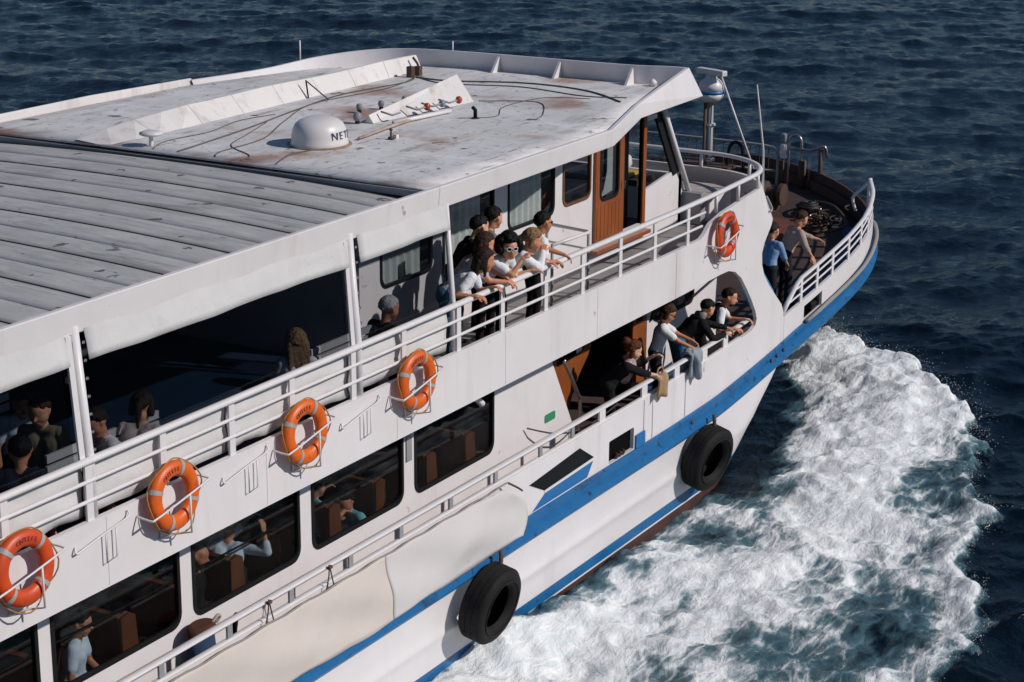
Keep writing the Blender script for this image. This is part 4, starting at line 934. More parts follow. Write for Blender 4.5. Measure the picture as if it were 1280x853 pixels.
def make_buoy(i, x, z):
    root = empty('lifebuoy', (x, -4.115, z)); tag(root, LABELS[i], 'lifebuoy', 'orange lifebuoys hung along the upper deck side')
    mb, R0, r = buoy_mesh(); mb.build('ring', OR[i], root, smooth=True)
    rot = rng.uniform(-0.12, 0.12)
    for q in range(4):
        a0 = math.pi / 4 + q * math.pi / 2 + rot + 0.12
        P = []
        for a in np.linspace(a0 - 0.075, a0 + 0.075, 5):
            P.append([((R0 + (r + .004) * math.cos(b)) * math.cos(a), 0.72 * (r + .006) * math.sin(b), (R0 + (r + .004) * math.cos(b)) * math.sin(a)) for b in np.linspace(0, 2 * math.pi, 15)])
        mb = MB(); mb.grid(P); mb.build('reflective_band', SILVER, root, smooth=True)
        # grab rope swags between the bands
        b0 = a0 + math.pi / 2
        sag = 0.0 + 0.03 * (q == 3)
        pts = [((R0 + r + 0.012 + sag * math.sin(math.pi * t)) * math.cos(a0 + (b0 - a0) * t), 0.03 * math.cos(math.pi * 2 * t), (R0 + r + 0.012 + sag * math.sin(math.pi * t)) * math.sin(a0 + (b0 - a0) * t) - (0.05 if q in (2, 3) else 0.0) * math.sin(math.pi * t)) for t in np.linspace(0, 1, 9)]
        MB().tube(pts, 0.008, 6).build('grab_rope', ROPEY, root, smooth=True)
    # lettering around the top
    txt = 'ONTEFE'
    for k, ch in enumerate(txt):
        cu = bpy.data.curves.new('l', 'FONT'); cu.body = ch; cu.size = 0.062; cu.extrude = 0.004; cu.align_x = 'CENTER'; cu.align_y = 'CENTER'
        o = bpy.data.objects.new('l', cu); COL.objects.link(o)
        a = R_(90) + (2.5 - k) * 0.155
        dg = bpy.context.evaluated_depsgraph_get(); me = bpy.data.meshes.new_from_object(o.evaluated_get(dg)); bpy.data.objects.remove(o)
        me.materials.clear(); me.materials.append(INKR)
        me.transform(Matrix.Translation((R0 * math.cos(a), -0.72 * r - 0.002, R0 * math.sin(a))) @ Matrix.Rotation(-(a - math.pi / 2), 4, 'Y') @ Matrix.Rotation(math.pi / 2, 4, 'X'))
        link('lettering', me, root)
    root.rotation_euler = (R_(rng.uniform(-5, -1)), rng.uniform(-0.3, 0.3), R_(rng.uniform(-3, 3))); root.scale = (0.95, 0.95, 0.95)
for i, (x, z) in enumerate(BX): make_buoy(i, x, z)
# wire holders: five in use, three empty ones
def holder(x, z, y0):
    h = sub('lifebuoy_holder')
    out = -4.215
    MB().tube(crom([(x - 0.42, y0, z - 0.10), (x - 0.43, out + 0.03, z - 0.11), (x - 0.38, out, z - 0.10), (x, out, z - 0.03), (x + 0.38, out, z + 0.05), (x + 0.43, out + 0.03, z + 0.06), (x + 0.42, y0, z + 0.07)], 4), 0.011, 6).build('hoop', WHITE2, h, smooth=True)
    MB().tube([(x + 0.12, out, z), (x + 0.12, out - 0.005, z - 0.40), (x + 0.06, -4.06, z - 0.43), (x - 0.12, y0, z - 0.43)], 0.011, 6).build('prop', WHITE2, h, smooth=True)
    MB().tube([(x - 0.1, y0 + 0.0, z + 0.02), (x - 0.1, y0 - 0.01, z - 0.42)], 0.011, 6).build('prop', WHITE2, h, smooth=True)
for (x, z) in BX: holder(x, z, -hb(x) - 0.005)
def empty_holder(x, z):
    h = sub('lifebuoy_holder'); y = -4.012
    MB().tube(crom([(x - 0.36, y, z - 0.02), (x - 0.38, y - 0.03, z - 0.07), (x - 0.26, y - 0.035, z - 0.05), (x, y - 0.035, z), (x + 0.3, y - 0.035, z + 0.05), (x + 0.36, y - 0.02, z + 0.08), (x + 0.36, y, z + 0.11)], 4), 0.010, 6).build('hoop', WHITE2, h, smooth=True)
    MB().tube([(x + 0.02, y - 0.03, z), (x + 0.02, y - 0.03, z - 0.30), (x + 0.16, y - 0.03, z - 0.28), (x + 0.16, y - 0.03, z + 0.02)], 0.008, 6).build('prop', WHITE2, h, smooth=True)
for x, z in ((0.62, 4.30), (2.78, 4.30), (4.85, 4.28)): empty_holder(x, z)

# ------------------------------------------------------------------ tyre fenders
def tyre(x, y, z, rot, label, Rm=0.505, wd=0.36):
    root = empty('tyre_fender', (x, y, z)); tag(root, label, 'tyre', 'tyre fenders on the starboard side')
    prof = [(0.34, -0.30), (0.38, -0.44), (0.55, -0.5), (0.82, -0.5), (0.94, -0.44), (1.0, -0.34), (1.0, 0.34), (0.94, 0.44), (0.82, 0.5), (0.55, 0.5), (0.38, 0.44), (0.34, 0.30)]
    prof = [(0.56, -0.26), (0.60, -0.40), (0.70, -0.5), (0.86, -0.5), (0.95, -0.44), (1.0, -0.34), (1.0, 0.34), (0.95, 0.44), (0.86, 0.5), (0.70, 0.5), (0.60, 0.40), (0.56, 0.26), (0.66, 0.2), (0.9, 0.2), (0.9, -0.2), (0.66, -0.2)]
    N = 56; P = []
    for i in range(N + 1):
        a = 2 * math.pi * i / N
        P.append([(Rm * r * math.cos(a), wd * o, Rm * r * math.sin(a)) for r, o in prof])
    mb = MB(); mb.grid(P, close=True); c = mb.build('carcass', RUBBER, root); autosmooth(c, 50)
    for i in range(N):
        for s in (-1, 1):
            pass
    # tread blocks in three rows, joined: too small to pick apart
    mb = MB()
    for i in range(44):
        for j in range(-1, 2):
            a = 2 * math.pi * (i + 0.33 * j) / 44
            er = np.array([math.cos(a), 0, math.sin(a)]); et = np.array([-math.sin(a), 0, math.cos(a)])
            mb.obox(er * (Rm + 0.003) + np.array([0, wd * 0.23 * j, 0]), er * 0.006, et * 0.036, np.array([0, wd * 0.105, 0]))
    tag(mb.build('tread', RUBBER, root), kind='stuff')
    P = [(Rm * 0.735 * math.cos(a), -wd * 0.5 - 0.004, Rm * 0.735 * math.sin(a)) for a in np.linspace(0, 2 * math.pi, 49)]
    MB().tube(P, 0.012, 6).build('bead_ridge', RUBBER, root, smooth=True)
    MB().tube(crom([(0.0, 0.0, Rm * 0.6), (0.02, 0.05, Rm * 1.05), (0.05, 0.12, Rm * 1.3)], 4), 0.03, 8).build('hanging_chain', RUSTY, root, smooth=True)
    root.rotation_euler = rot
tyre(7.36, -4.20, 1.08, (R_(12), 0.3, R_(3)), 'black tyre fender hanging below the end of the tarpaulin')
tyre(13.95, -4.15, 1.0, (R_(12), 0.1, R_(-7)), 'black tyre fender hanging under the forward passenger opening', 0.51, 0.34)

# ------------------------------------------------------------------ tarpaulin over the bulwark
tp = empty('tarpaulin', (4.0, -4.06, 1.6)); tag(tp, 'beige and off-white tarpaulin laced along the lower deck side', 'tarpaulin')
def tarp(x0, x1, nm, m, endcurve):
    P = []; n = int((x1 - x0) * 18)
    for i in range(n + 1):
        x = x0 + (x1 - x0) * i / n
        row = []
        for k in range(19):
            t = k / 18
            zt, zb = 2.46, 1.675
            z = zt + (zb - zt) * t
            xx = x
            if endcurve and x > x1 - 1.2:
                u = (x - (x1 - 1.2)) / 1.2
                xx = x + u * (0.55 * math.sin(math.pi * min(1, t * 1.05) * 0.8) - 0.05)
                z -= 0.06 * u * (1 - t)
            bul = 0.025 * math.sin(math.pi * t) ** 0.8 + 0.085 * t
            bul += 0.03 * math.sin(1.9 * x + 4 * t) * t + 0.03 * math.sin(3.3 * x - 5 * t) * math.sin(math.pi * t)
            if endcurve: bul += 0.06 * math.exp(-((x - 7.1 + 0.9 * t) / 0.35) ** 2) * math.sin(math.pi * t) - 0.04 * math.exp(-((x - 6.6 + 0.7 * t) / 0.25) ** 2) * math.sin(math.pi * t)
            th = math.atan2(2.5 - z, 8.05 - x); ds = math.hypot(2.5 - z, 8.05 - x)
            if endcurve: bul += 0.022 * (abs(math.sin(7 * th + 0.4)) ** 0.6 - 0.5) * math.exp(-ds / 1.6) * min(1, ds / 0.4)
            bul += 0.010 * (abs(math.sin(2.3 * x + 2.5 * t)) ** 0.5 - 0.6) * t + 0.006 * math.sin(7.7 * x + 9 * t)
            if t == 1: z += 0.02 * math.sin(2.5 * x)
            row.append((xx - 4.0, -0.015 - bul, z - 1.6))
        P.append(row)
    mb = MB(); mb.grid(P); mb.build(nm, m, tp, smooth=True, solid=0.008)
tarp(-5.5, 5.20, 'cloth_panel', TARPB, False); tarp(5.21, 7.95, 'cloth_panel', TARPW, True)
MB().tube([(x - 4.0, -0.03, 0.87 + 0.01 * math.sin(9 * x)) for x in np.arange(-5.4, 7.95, 0.15)], 0.012, 5).build('lacing_rope', ROPEG, tp, smooth=True)
MB().tube(crom([(3.95, -0.05, 0.88), (4.1, -0.1, 0.78), (4.22, -0.1, 0.70)], 4), 0.014, 5).build('lacing_rope', RUSTY, tp, smooth=True)

# ------------------------------------------------------------------ people
SKIN = {}
def skin(tone):
    cols = {'light': (0.66, 0.36, 0.24), 'mid': (0.60, 0.29, 0.165), 'tan': (0.50, 0.21, 0.105), 'red': (0.62, 0.26, 0.145)}
    return mat('skin ' + tone, cols[tone], 0.5, noise=(14, tuple(c * 0.8 for c in cols[tone]), 0.6))
def cloth(name, col, col2=None, scale=3.0):
    return mat('cloth ' + name, col, 0.9, spec=0.15, noise=(scale, col2 or tuple(c * 0.72 for c in col), 0.8), bump=(9, 0.6, 0.03))
def hairm(name, col):
    return mat('hair ' + name, col, 0.6, spec=0.18, noise=(35, tuple(c * 0.45 for c in col), 0.9), bump=(40, 0.7, 0.02))
H_BLACK, H_BROWN, H_BLOND, H_GREY, H_DKBR, H_RED = hairm('black', (0.007, 0.006, 0.006)), hairm('brown', (0.05, 0.025, 0.014)), hairm('blond', (0.27, 0.16, 0.08)), hairm('grey', (0.66, 0.65, 0.64)), hairm('dark brown', (0.026, 0.015, 0.010)), hairm('auburn', (0.12, 0.035, 0.012))
C_WHITE, C_BLACK, C_NAVY, C_JEANS, C_DENIM = cloth('white', (0.78, 0.78, 0.80), (0.64, 0.64, 0.67)), cloth('black', (0.013, 0.012, 0.013)), cloth('navy', (0.018, 0.022, 0.04)), cloth('jeans', (0.045, 0.12, 0.22), (0.10, 0.22, 0.34), 4), cloth('pale denim', (0.30, 0.34, 0.38), (0.17, 0.21, 0.25), 6)
C_SKY, C_FLORAL, C_CHECK = cloth('light blue', (0.60, 0.68, 0.75), (0.42, 0.52, 0.62), 5), cloth('floral', (0.60, 0.50, 0.50), (0.10, 0.10, 0.20), 16), cloth('checked', (0.10, 0.11, 0.13), (0.36, 0.37, 0.40), 14)
C_BEIGE, C_BLUE, C_TEAL, C_DKGREEN, C_KHAKI, C_PINK, C_GREY, C_SCARF = cloth('beige', (0.42, 0.32, 0.26)), cloth('mid blue', (0.22, 0.34, 0.54)), cloth('turquoise', (0.12, 0.40, 0.46), (0.30, 0.55, 0.58), 8), cloth('dark green', (0.028, 0.034, 0.032)), cloth('khaki', (0.20, 0.17, 0.12)), cloth('pale pink', (0.52, 0.42, 0.41)), cloth('grey', (0.16, 0.165, 0.18)), cloth('red and white checked', (0.52, 0.42, 0.38), (0.28, 0.06, 0.03), 14)
C_DKTROU, SHOE = cloth('charcoal', (0.022, 0.022, 0.026)), cloth('shoe', (0.03, 0.028, 0.026))
EYE = mat('eye and brow', (0.012, 0.009, 0.008), 0.3, noise=(30, (0.03, 0.02, 0.02), 0.5)); LIP = mat('lips', (0.26, 0.075, 0.055), 0.5, noise=(30, (0.2, 0.06, 0.05), 0.5))
LENS = mat('dark lens', (0.006, 0.006, 0.007), 0.08, noise=(30, (0.01, 0.01, 0.012), 0.5)); FRAME_W = mat('white spectacle frame', (0.7, 0.68, 0.66), 0.35, noise=(30, (0.6, 0.58, 0.56), 0.5))

def capsule(mb, a, b, ra, rb, n=12, mi=0):
    a, b = np.array(a, float), np.array(b, float); d = b - a; L = np.linalg.norm(d)
    if L < 1e-5: d = np.array([0, 0, 1.0]); L = 1e-5
    else: d = d / L
    pts, rr = [], []
    for t in np.linspace(-1, 0, 5)[:-1]:
        ang = t * math.pi / 2; pts.append(a + d * ra * math.sin(ang)); rr.append(max(1e-4, ra * math.cos(ang)))
    pts.append(a); rr.append(ra); pts.append(b); rr.append(rb)
    for t in np.linspace(0, 1, 5)[1:]:
        ang = t * math.pi / 2; pts.append(b + d * rb * math.sin(ang)); rr.append(max(1e-4, rb * math.cos(ang)))
    mb.tube(pts, rr, n, mi)

def remesh(caps, voxel, smooth=3):
    """union of tapered capsules as one closed skin; returns (verts, polys)"""
    mb = MB()
    for c in caps: capsule(mb, c[0], c[1], c[2], c[3])
    me = bpy.data.meshes.new('tmp'); me.from_pydata(mb.v, [], mb.f); me.update()
    o = bpy.data.objects.new('tmp', me); COL.objects.link(o)
    md = o.modifiers.new('r', 'REMESH'); md.mode = 'VOXEL'; md.voxel_size = voxel
    if smooth:
        md = o.modifiers.new('s', 'SMOOTH'); md.factor = 0.5; md.iterations = smooth
    dg = bpy.context.evaluated_depsgraph_get()
    m2 = bpy.data.meshes.new_from_object(o.evaluated_get(dg))
    n = len(m2.vertices); V = np.empty(n * 3, np.float32); m2.vertices.foreach_get('co', V); V = V.reshape(-1, 3)
    F = [tuple(p.vertices) for p in m2.polygons]
    bpy.data.objects.remove(o); bpy.data.meshes.remove(me); bpy.data.meshes.remove(m2)
    return V, F

def nearest(C, caps):
    best = np.full(len(C), 1e9); idx = np.zeros(len(C), int)
    for c in caps:
        a, b = np.array(c[0]), np.array(c[1]); d = b - a; L2 = max(1e-9, d @ d)
        t = np.clip((C - a) @ d / L2, 0, 1)
        dist = np.linalg.norm(C - (a + t[:, None] * d), axis=1) - (c[2] + (c[3] - c[2]) * t)
        if len(c) > 5: dist -= c[5]
        m = dist < best; best[m] = dist[m]; idx[m] = c[4]
    return idx

def ik(s, h, l1, l2, pole):
    d = h - s; L = np.linalg.norm(d)
    if L > (l1 + l2) * 0.995: h = s + d / L * (l1 + l2) * 0.995; d = h - s; L = np.linalg.norm(d)
    a = (l1 * l1 - l2 * l2 + L * L) / (2 * L); hh = math.sqrt(max(0, l1 * l1 - a * a)); u = d / L
    p = pole - (pole @ u) * u; p = p / (np.linalg.norm(p) + 1e-9)
    return s + u * a + p * hh, h

def hand_caps(h, fdir, pdir, side, s=1.0, curl=0.6, mi=0):
    """palm and five fingers; fdir along the fingers, pdir palm normal"""
    f = np.array(fdir, float); f /= np.linalg.norm(f); p = np.array(pdir, float); p -= (p @ f) * f; p /= np.linalg.norm(p); w = np.cross(f, p) * side
    c = []
    for k in (-1.2, 0, 1.2): c.append((h - f * 0.01 + w * 0.018 * k, h + f * 0.075 * s + w * 0.022 * k, 0.016, 0.013, mi))
    for k, ln in zip((-1.5, -0.5, 0.5, 1.5), (0.062, 0.078, 0.082, 0.070)):
        b0 = h + f * 0.078 * s + w * 0.0185 * k; d1 = f * math.cos(curl) + p * math.sin(curl); d2 = f * math.cos(2 * curl) + p * math.sin(2 * curl)
        b1 = b0 + d1 * ln * 0.55; b2 = b1 + d2 * ln * 0.5
        c += [(b0, b1, 0.0095, 0.0085, mi), (b1, b2, 0.0085, 0.007, mi)]
    t0 = h + f * 0.02 + w * 0.03; t1 = t0 + f * 0.03 + w * 0.025 + p * 0.012; t2 = t1 + f * 0.03 + p * 0.008
    c += [(t0, t1, 0.012, 0.010, mi), (t1, t2, 0.010, 0.008, mi)]
    return c

def person(label, loc, yaw, h=1.70, lean=0, head=(0, 0), hands=(None, None), sit=False, top=C_WHITE, sleeve='short', pants=C_DKTROU, hair=H_BROWN, style='short', tone='mid', group=None,
           female=False, glasses=None, side_lean=0, vox=0.0135, vest=None, twist=0, scarf=None, beard=None, hood=None, legs=True, poles=None, hat=None):
    """local axes: x ahead, y to the person's left, z up; hands are targets in metres (ahead, left, up) from the feet"""
    s = h / 1.70; A = lambda *v: np.array(v, float)
    SK, TOP, PANT, SH, VEST, SC = 0, 1, 2, 3, 4, 5
    mats_ = [skin(tone), top, pants, SHOE, vest or top, scarf or top, EYE, LIP, beard or hair, hood or top]
    caps = []
    bw = 0.92 if female else 1.0
    pel = A(0, 0, (0.53 if sit else 0.93 * s))
    ln = R_(lean); sl_ = R_(side_lean)
    sp = A(math.sin(ln) * math.cos(sl_), math.sin(sl_), math.cos(ln) * math.cos(sl_)); tw = R_(twist)
    lat = A(-math.sin(tw), math.cos(tw), 0); lat = lat - (lat @ sp) * sp; lat /= np.linalg.norm(lat); fr = np.cross(lat, sp)
    hip_lat = A(0, 1, 0)
    back = -0.10 * math.sin(ln) if not sit else 0
    pel = pel + A(back, 0, 0)
    waist, chest, neck = pel + sp * 0.17 * s, pel + sp * 0.33 * s, pel + sp * 0.50 * s
    # legs
    if legs:
        for sd_ in (-1, 1):
            hp = pel + hip_lat * 0.092 * sd_ * s + A(0, 0, -0.03)
            if sit: kn, an = A(pel[0] + 0.44 * s, 0.12 * sd_, 0.52), A(pel[0] + 0.40 * s, 0.13 * sd_, 0.07)
            else: kn, an = A(0.03 + 0.4 * back, 0.105 * sd_, 0.50 * s), A(-0.02, 0.11 * sd_, 0.075)
            caps += [(hp, kn, 0.092 * s, 0.064 * s, PANT), (kn, an, 0.062 * s, 0.047 * s, PANT), (an + A(0, 0, -0.025), an + A(0.13, 0.01 * sd_, -0.042), 0.043, 0.034, SH)]
    hw = 0.10 if female else 0.085
    caps += [(pel - hip_lat * hw * s, pel + hip_lat * hw * s, 0.108 * s, 0.108 * s, PANT)]
    for sd_ in (-1, 1):
        caps += [(pel + hip_lat * 0.065 * sd_ + sp * 0.06, waist + lat * 0.06 * sd_ * bw, 0.102 * s, 0.095 * s, TOP, 0.004), (waist + lat * 0.06 * sd_ * bw, chest + lat * 0.085 * sd_ * bw, 0.095 * s, 0.108 * s, VEST if vest else TOP),
                 (chest + lat * 0.085 * sd_ * bw, neck - sp * 0.075 + lat * 0.115 * sd_ * bw, 0.108 * s, 0.070 * s, VEST if vest else TOP)]
        if female: caps.append((chest + fr * 0.055 + lat * 0.07 * sd_, chest + fr * 0.060 + lat * 0.07 * sd_ - sp * 0.01, 0.068, 0.066, TOP))
    # neck and head
    hy, hpch = R_(head[0]), R_(head[1])
    hd = A(sp[0] * 0.55, sp[1] * 0.5, 1.0); hd /= np.linalg.norm(hd)
    ntop = neck + hd * 0.058 * s
    hc = ntop + hd * 0.085 * s + A(0.02 * math.cos(hy), 0.02 * math.sin(hy), 0)
    hf = A(math.cos(hy) * math.cos(hpch), math.sin(hy) * math.cos(hpch), -math.sin(hpch)); hl = A(-math.sin(hy), math.cos(hy), 0); hu = np.cross(hf, hl)
    caps += [(neck - sp * 0.03, ntop, 0.058 * s, 0.052 * s, SK)]
    caps += [(neck - sp * 0.055 - lat * 0.11 * bw, neck - sp * 0.055 + lat * 0.11 * bw, 0.052, 0.052, VEST if vest else TOP)]
    K = 1.20
    W = lambda f_, l_, u_: hc + (hf * f_ + hl * l_ + hu * u_) * K
    hcap = [(W(-0.02, 0, 0.035), W(0.025, 0, 0.03), 0.083, 0.078), (W(0.03, -0.018, -0.02), W(0.03, 0.018, -0.02), 0.066, 0.066), (W(0.045, -0.012, -0.075), W(0.045, 0.012, -0.075), 0.040, 0.040), (W(0.0, 0, -0.04), W(-0.01, 0, -0.07), 0.062, 0.055),
            (W(0.088, 0, 0.0), W(0.112, 0, -0.028), 0.010, 0.014), (W(0.085, -0.012, -0.062), W(0.085, 0.012, -0.062), 0.012, 0.012), (W(0.0, 0.078, -0.005), W(-0.008, 0.083, 0.02), 0.014, 0.016), (W(0.0, -0.078, -0.005), W(-0.008, -0.083, 0.02), 0.014, 0.016)]
    caps += [(a, b, c * K, d * K, SK) for a, b, c, d in hcap]
    if beard: caps += [(W(0.05, -0.03, -0.072), W(0.05, 0.03, -0.072), 0.040, 0.040, 8), (W(0.02, 0.062, -0.04), W(0.045, 0.04, -0.07), 0.02, 0.025, 8), (W(0.02, -0.062, -0.04), W(0.045, -0.04, -0.07), 0.02, 0.025, 8)]
    if hood: caps += [(neck - fr * 0.06 - lat * 0.07, neck - fr * 0.06 + lat * 0.07, 0.055, 0.055, 9), (neck - fr * 0.03 + lat * 0.08, neck + fr * 0.08 - sp * 0.08 + lat * 0.03, 0.035, 0.03, 9), (neck - fr * 0.03 - lat * 0.08, neck + fr * 0.08 - sp * 0.08 - lat * 0.03, 0.035, 0.03, 9)]
    if scarf: caps += [(neck + lat * 0.07, neck + fr * 0.08 - sp * 0.02, 0.06, 0.065, SC, .01), (neck - lat * 0.07, neck + fr * 0.08 - sp * 0.02, 0.06, 0.065, SC, .01), (neck + fr * 0.10 - sp * 0.05, neck + fr * 0.13 - sp * 0.25, 0.07, 0.09, SC, .01)]
    # arms
    hcaps = []
    for i, sd_ in enumerate((1, -1)):
        sh = neck - sp * 0.075 + lat * 0.185 * sd_ * bw
        tgt = hands[i]
        tgt = A(*tgt) if tgt is not None else sh + A(0.06, 0.06 * sd_, -0.52 * s)
        pole = A(-0.35, 0.5 * sd_, -0.8) if poles is None or poles[i] is None else A(*poles[i])
        el, wr = ik(sh, tgt, 0.285 * s, 0.255 * s, pole)
        sv = VEST if False else TOP
        caps.append((sh, el, 0.050 * bw, 0.040, SK)); caps.append((el, wr, 0.040 * bw, 0.027, SK))
        if sleeve == 'short': caps += [(sh - lat * 0.01 * sd_, sh + (el - sh) * 0.62, 0.066, 0.060, sv, 0.002)]
        elif sleeve == 'long': caps += [(sh, el, 0.066, 0.055, sv), (el, wr + (el - wr) * 0.10, 0.055, 0.040, sv)]
        elif sleeve == 'rolled': caps += [(sh, el, 0.066, 0.056, sv), (el, el + (wr - el) * 0.35, 0.055, 0.050, sv)]
        fd = (wr - el); fd /= np.linalg.norm(fd); fd = fd + A(0, 0, -0.25)
        hcaps += hand_caps(wr, fd, A(0, -0.25 * sd_, -1), sd_, s, 0.55)
    caps = [(c[0], c[1], c[2] * (1.0 if c[4] in (0, 6, 7, 8) else 1.07), c[3] * (1.0 if c[4] in (0, 6, 7, 8) else 1.07)) + tuple(c[4:]) for c in caps]
    V, F = remesh(caps, vox, 2)
    Fq = np.array([f if len(f) == 4 else (*f, f[-1]) for f in F]); C = V[Fq].mean(1)
    idx = nearest(C, caps)
    V2, F2 = remesh(hcaps, 0.0058, 1)
    mb = MB(); mb.v = V.tolist(); mb.f = list(F); mb.m = idx.tolist()
    mb.add(V2, F2, 0)
    # eyes, brows, lips
    for sd_ in (-1, 1):
        capsule(mb, W(0.083, 0.026 * sd_, 0.012), W(0.081, 0.038 * sd_, 0.012), 0.0085, 0.008, 8, 6)
        capsule(mb, W(0.093, 0.018 * sd_, 0.036), W(0.082, 0.046 * sd_, 0.038), 0.006, 0.005, 6, 6)
    capsule(mb, W(0.094, -0.018, -0.060), W(0.094, 0.018, -0.060), 0.007, 0.007, 6, 7)
    me = bpy.data.meshes.new('person'); me.from_pydata(mb.v, [], mb.f)
    for m_ in mats_: me.materials.append(m_)
    me.polygons.foreach_set('material_index', mb.m); me.polygons.foreach_set('use_smooth', [True] * len(mb.f)); me.update()
    o = link('person', me); o.location = loc; o.rotation_euler = (0, 0, R_(yaw))
    tag(o, label, 'person', group)
    # hair
    rr = random.Random(hash(label) % 1000 if False else len(label))
    hc_ = []
    if style != 'bald':
        hc_ += [(W(-0.035, 0, 0.045), W(-0.015, 0, 0.058), 0.080, 0.076)]
        for q in range(150):
            u_ = 1 - 1.5 * (q + 0.5) / 150; ph_ = 2.39996 * q + rr.uniform(-0.2, 0.2); rh = math.sqrt(max(0, 1 - u_ * u_)); f_, l_ = rh * math.cos(ph_), rh * math.sin(ph_)
            line = 0.12 + 0.62 * max(0, f_) - 0.62 * max(0, -f_) + rr.uniform(-0.06, 0.06)
            if u_ < line: continue
            big = 0.008 if female else 0.0
            c_ = W(-0.004 + 0.088 * f_, 0.076 * l_, 0.035 + 0.085 * u_); hc_.append((c_, c_ + (hf * rr.uniform(-0.02, 0.01) + hl * rr.uniform(-0.012, 0.012)), 0.018 + big + rr.uniform(0, 0.006), 0.012 + big))
    if style in ('long', 'bob', 'pony', 'bun'):
        hc_ += [(W(-0.02, 0.075, 0.03), W(-0.02, 0.080, -0.05), 0.032, 0.030), (W(-0.02, -0.075, 0.03), W(-0.02, -0.080, -0.05), 0.032, 0.030)]
    if style in ('long', 'bob'):
        drop = 0.26 if style == 'long' else 0.12
        for q in range(7):
            l_ = -0.075 + 0.025 * q
            hc_.append((W(-0.065, l_, 0.0), W(-0.075 + rr.uniform(-.02, .02), l_ * 1.15, -0.06 - drop * rr.uniform(0.6, 1)), 0.034, 0.016))
        for sd_ in (-1, 1): hc_.append((W(0.0, 0.08 * sd_, 0.02), W(0.02, 0.085 * sd_, -0.06 - 0.6 * drop), 0.028, 0.016))
    if style == 'pony': hc_ += [(W(-0.09, 0, 0.04), W(-0.16, 0, -0.02), 0.034, 0.036), (W(-0.16, 0, -0.02), W(-0.15, 0, -0.19), 0.036, 0.012)]
    if style == 'bun': hc_ += [(W(-0.10, 0, 0.09), W(-0.12, 0, 0.10), 0.05, 0.05)]
    if style == 'curly':
        for _ in range(95):
            a, b = rr.uniform(0, 6.28), rr.uniform(-0.5, 1.5)
            f_, l_, u_ = math.cos(a) * math.cos(b), math.sin(a) * math.cos(b), math.sin(b)
            if f_ > 0.55 and u_ < 0.62: continue
            c_ = W(-0.02 + 0.115 * f_, 0.12 * l_, 0.02 + 0.125 * u_); hc_.append((c_, c_, rr.uniform(0.028, 0.045), rr.uniform(0.028, 0.045)))
    if hc_:
        hc_ = [(a, b, c * K, d * K) for a, b, c, d in hc_]
        V, F = remesh(hc_, 0.0105, 1)
        V = V + (np.array([[rr.uniform(-1, 1) for _ in range(3)] for _ in range(len(V))]) * (0.0035 if style != 'curly' else 0.006))
        mb = MB(); mb.v = V.tolist(); mb.f = F; mb.m = [0] * len(F); mb.build('hair', hair, o, smooth=True)
    if glasses:
        mb = MB()
        for sd_ in (-1, 1):
            c_ = W(0.100, 0.033 * sd_, 0.012); mb.obox(c_, hl * 0.028 - hf * 0.006 * sd_, hf * 0.003, hu * 0.020, 0)
            mb.tube([W(0.093, 0.064 * sd_, 0.018), W(0.02, 0.086 * sd_, 0.02)], 0.004, 5, 1)
            if glasses == 'white':
                ring = [c_ + hf * 0.004 + (hl * 0.031 - hf * 0.006 * sd_) * math.cos(t) + hu * 0.024 * math.sin(t) for t in np.linspace(0, 6.283, 13)]; mb.tube(ring, 0.006, 5, 1)
        mb.tube([W(0.104, -0.012, 0.018), W(0.104, 0.012, 0.018)], 0.004, 5, 1)
        mb.build('sunglasses', [LENS, FRAME_W if glasses == 'white' else BLACK], o)
    return o

UPG, LOG, WIG = 'passengers leaning on the upper railing', 'passengers at the forward opening of the lower deck', 'seated passengers behind the windows'
# upper railing: the rail is at y = -3.93, 0.93 m above the deck; yaw -90 looks out to starboard, smaller turns look ahead
RAIL = 0.98
def rail_person(label, x, y, yaw, **kw):
    """hands given in ship axes (x, y, z) are turned into the person's own axes"""
    z = kw.pop('z', Z_UP)
    ca, sa = math.cos(R_(yaw)), math.sin(R_(yaw)); hs = []
    for hnd in kw.pop('hw', (None, None)):
        if hnd is None: hs.append(None); continue
        dx, dy, dz = hnd[0] - x, hnd[1] - y, hnd[2] - z
        hs.append((dx * ca + dy * sa, -dx * sa + dy * ca, dz))
    return person(label, (x, y, z), yaw, hands=tuple(hs), **kw)
rail_person('woman in white T-shirt and jeans leaning on the upper rail by the awning post', 7.42, -3.60, -62, h=1.66, lean=54, head=(14, 10), hw=((7.72, -4.02, 5.08), (7.30, -4.04, 5.06)), top=C_WHITE, pants=C_JEANS, hair=H_DKBR, style='bob', tone='tan', female=True, group=UPG)
rail_person('woman in floral blouse with clasped hands on the upper rail', 7.86, -3.42, -58, h=1.66, lean=42, head=(14, 8), hw=((8.12, -4.02, 5.08), (8.02, -4.06, 5.08)), top=C_FLORAL, pants=C_DKTROU, hair=H_BROWN, style='bob', tone='red', female=True, group=UPG)
rail_person('dark-haired young man in black shirt with folded arms on the upper rail', 8.12, -3.24, -48, h=1.76, lean=33, head=(24, 6), hw=((8.52, -3.98, 5.08), (8.36, -4.0, 5.08)), top=C_BLACK, pants=C_DKTROU, hair=H_BLACK, style='short', tone='light', group=UPG)
rail_person('dark-haired person in grey checked shirt behind the young man in black', 8.72, -3.20, -40, h=1.70, lean=22, head=(26, 4), top=C_CHECK, sleeve='long', pants=C_DKTROU, hair=H_BLACK, style='short', tone='mid', group=UPG)
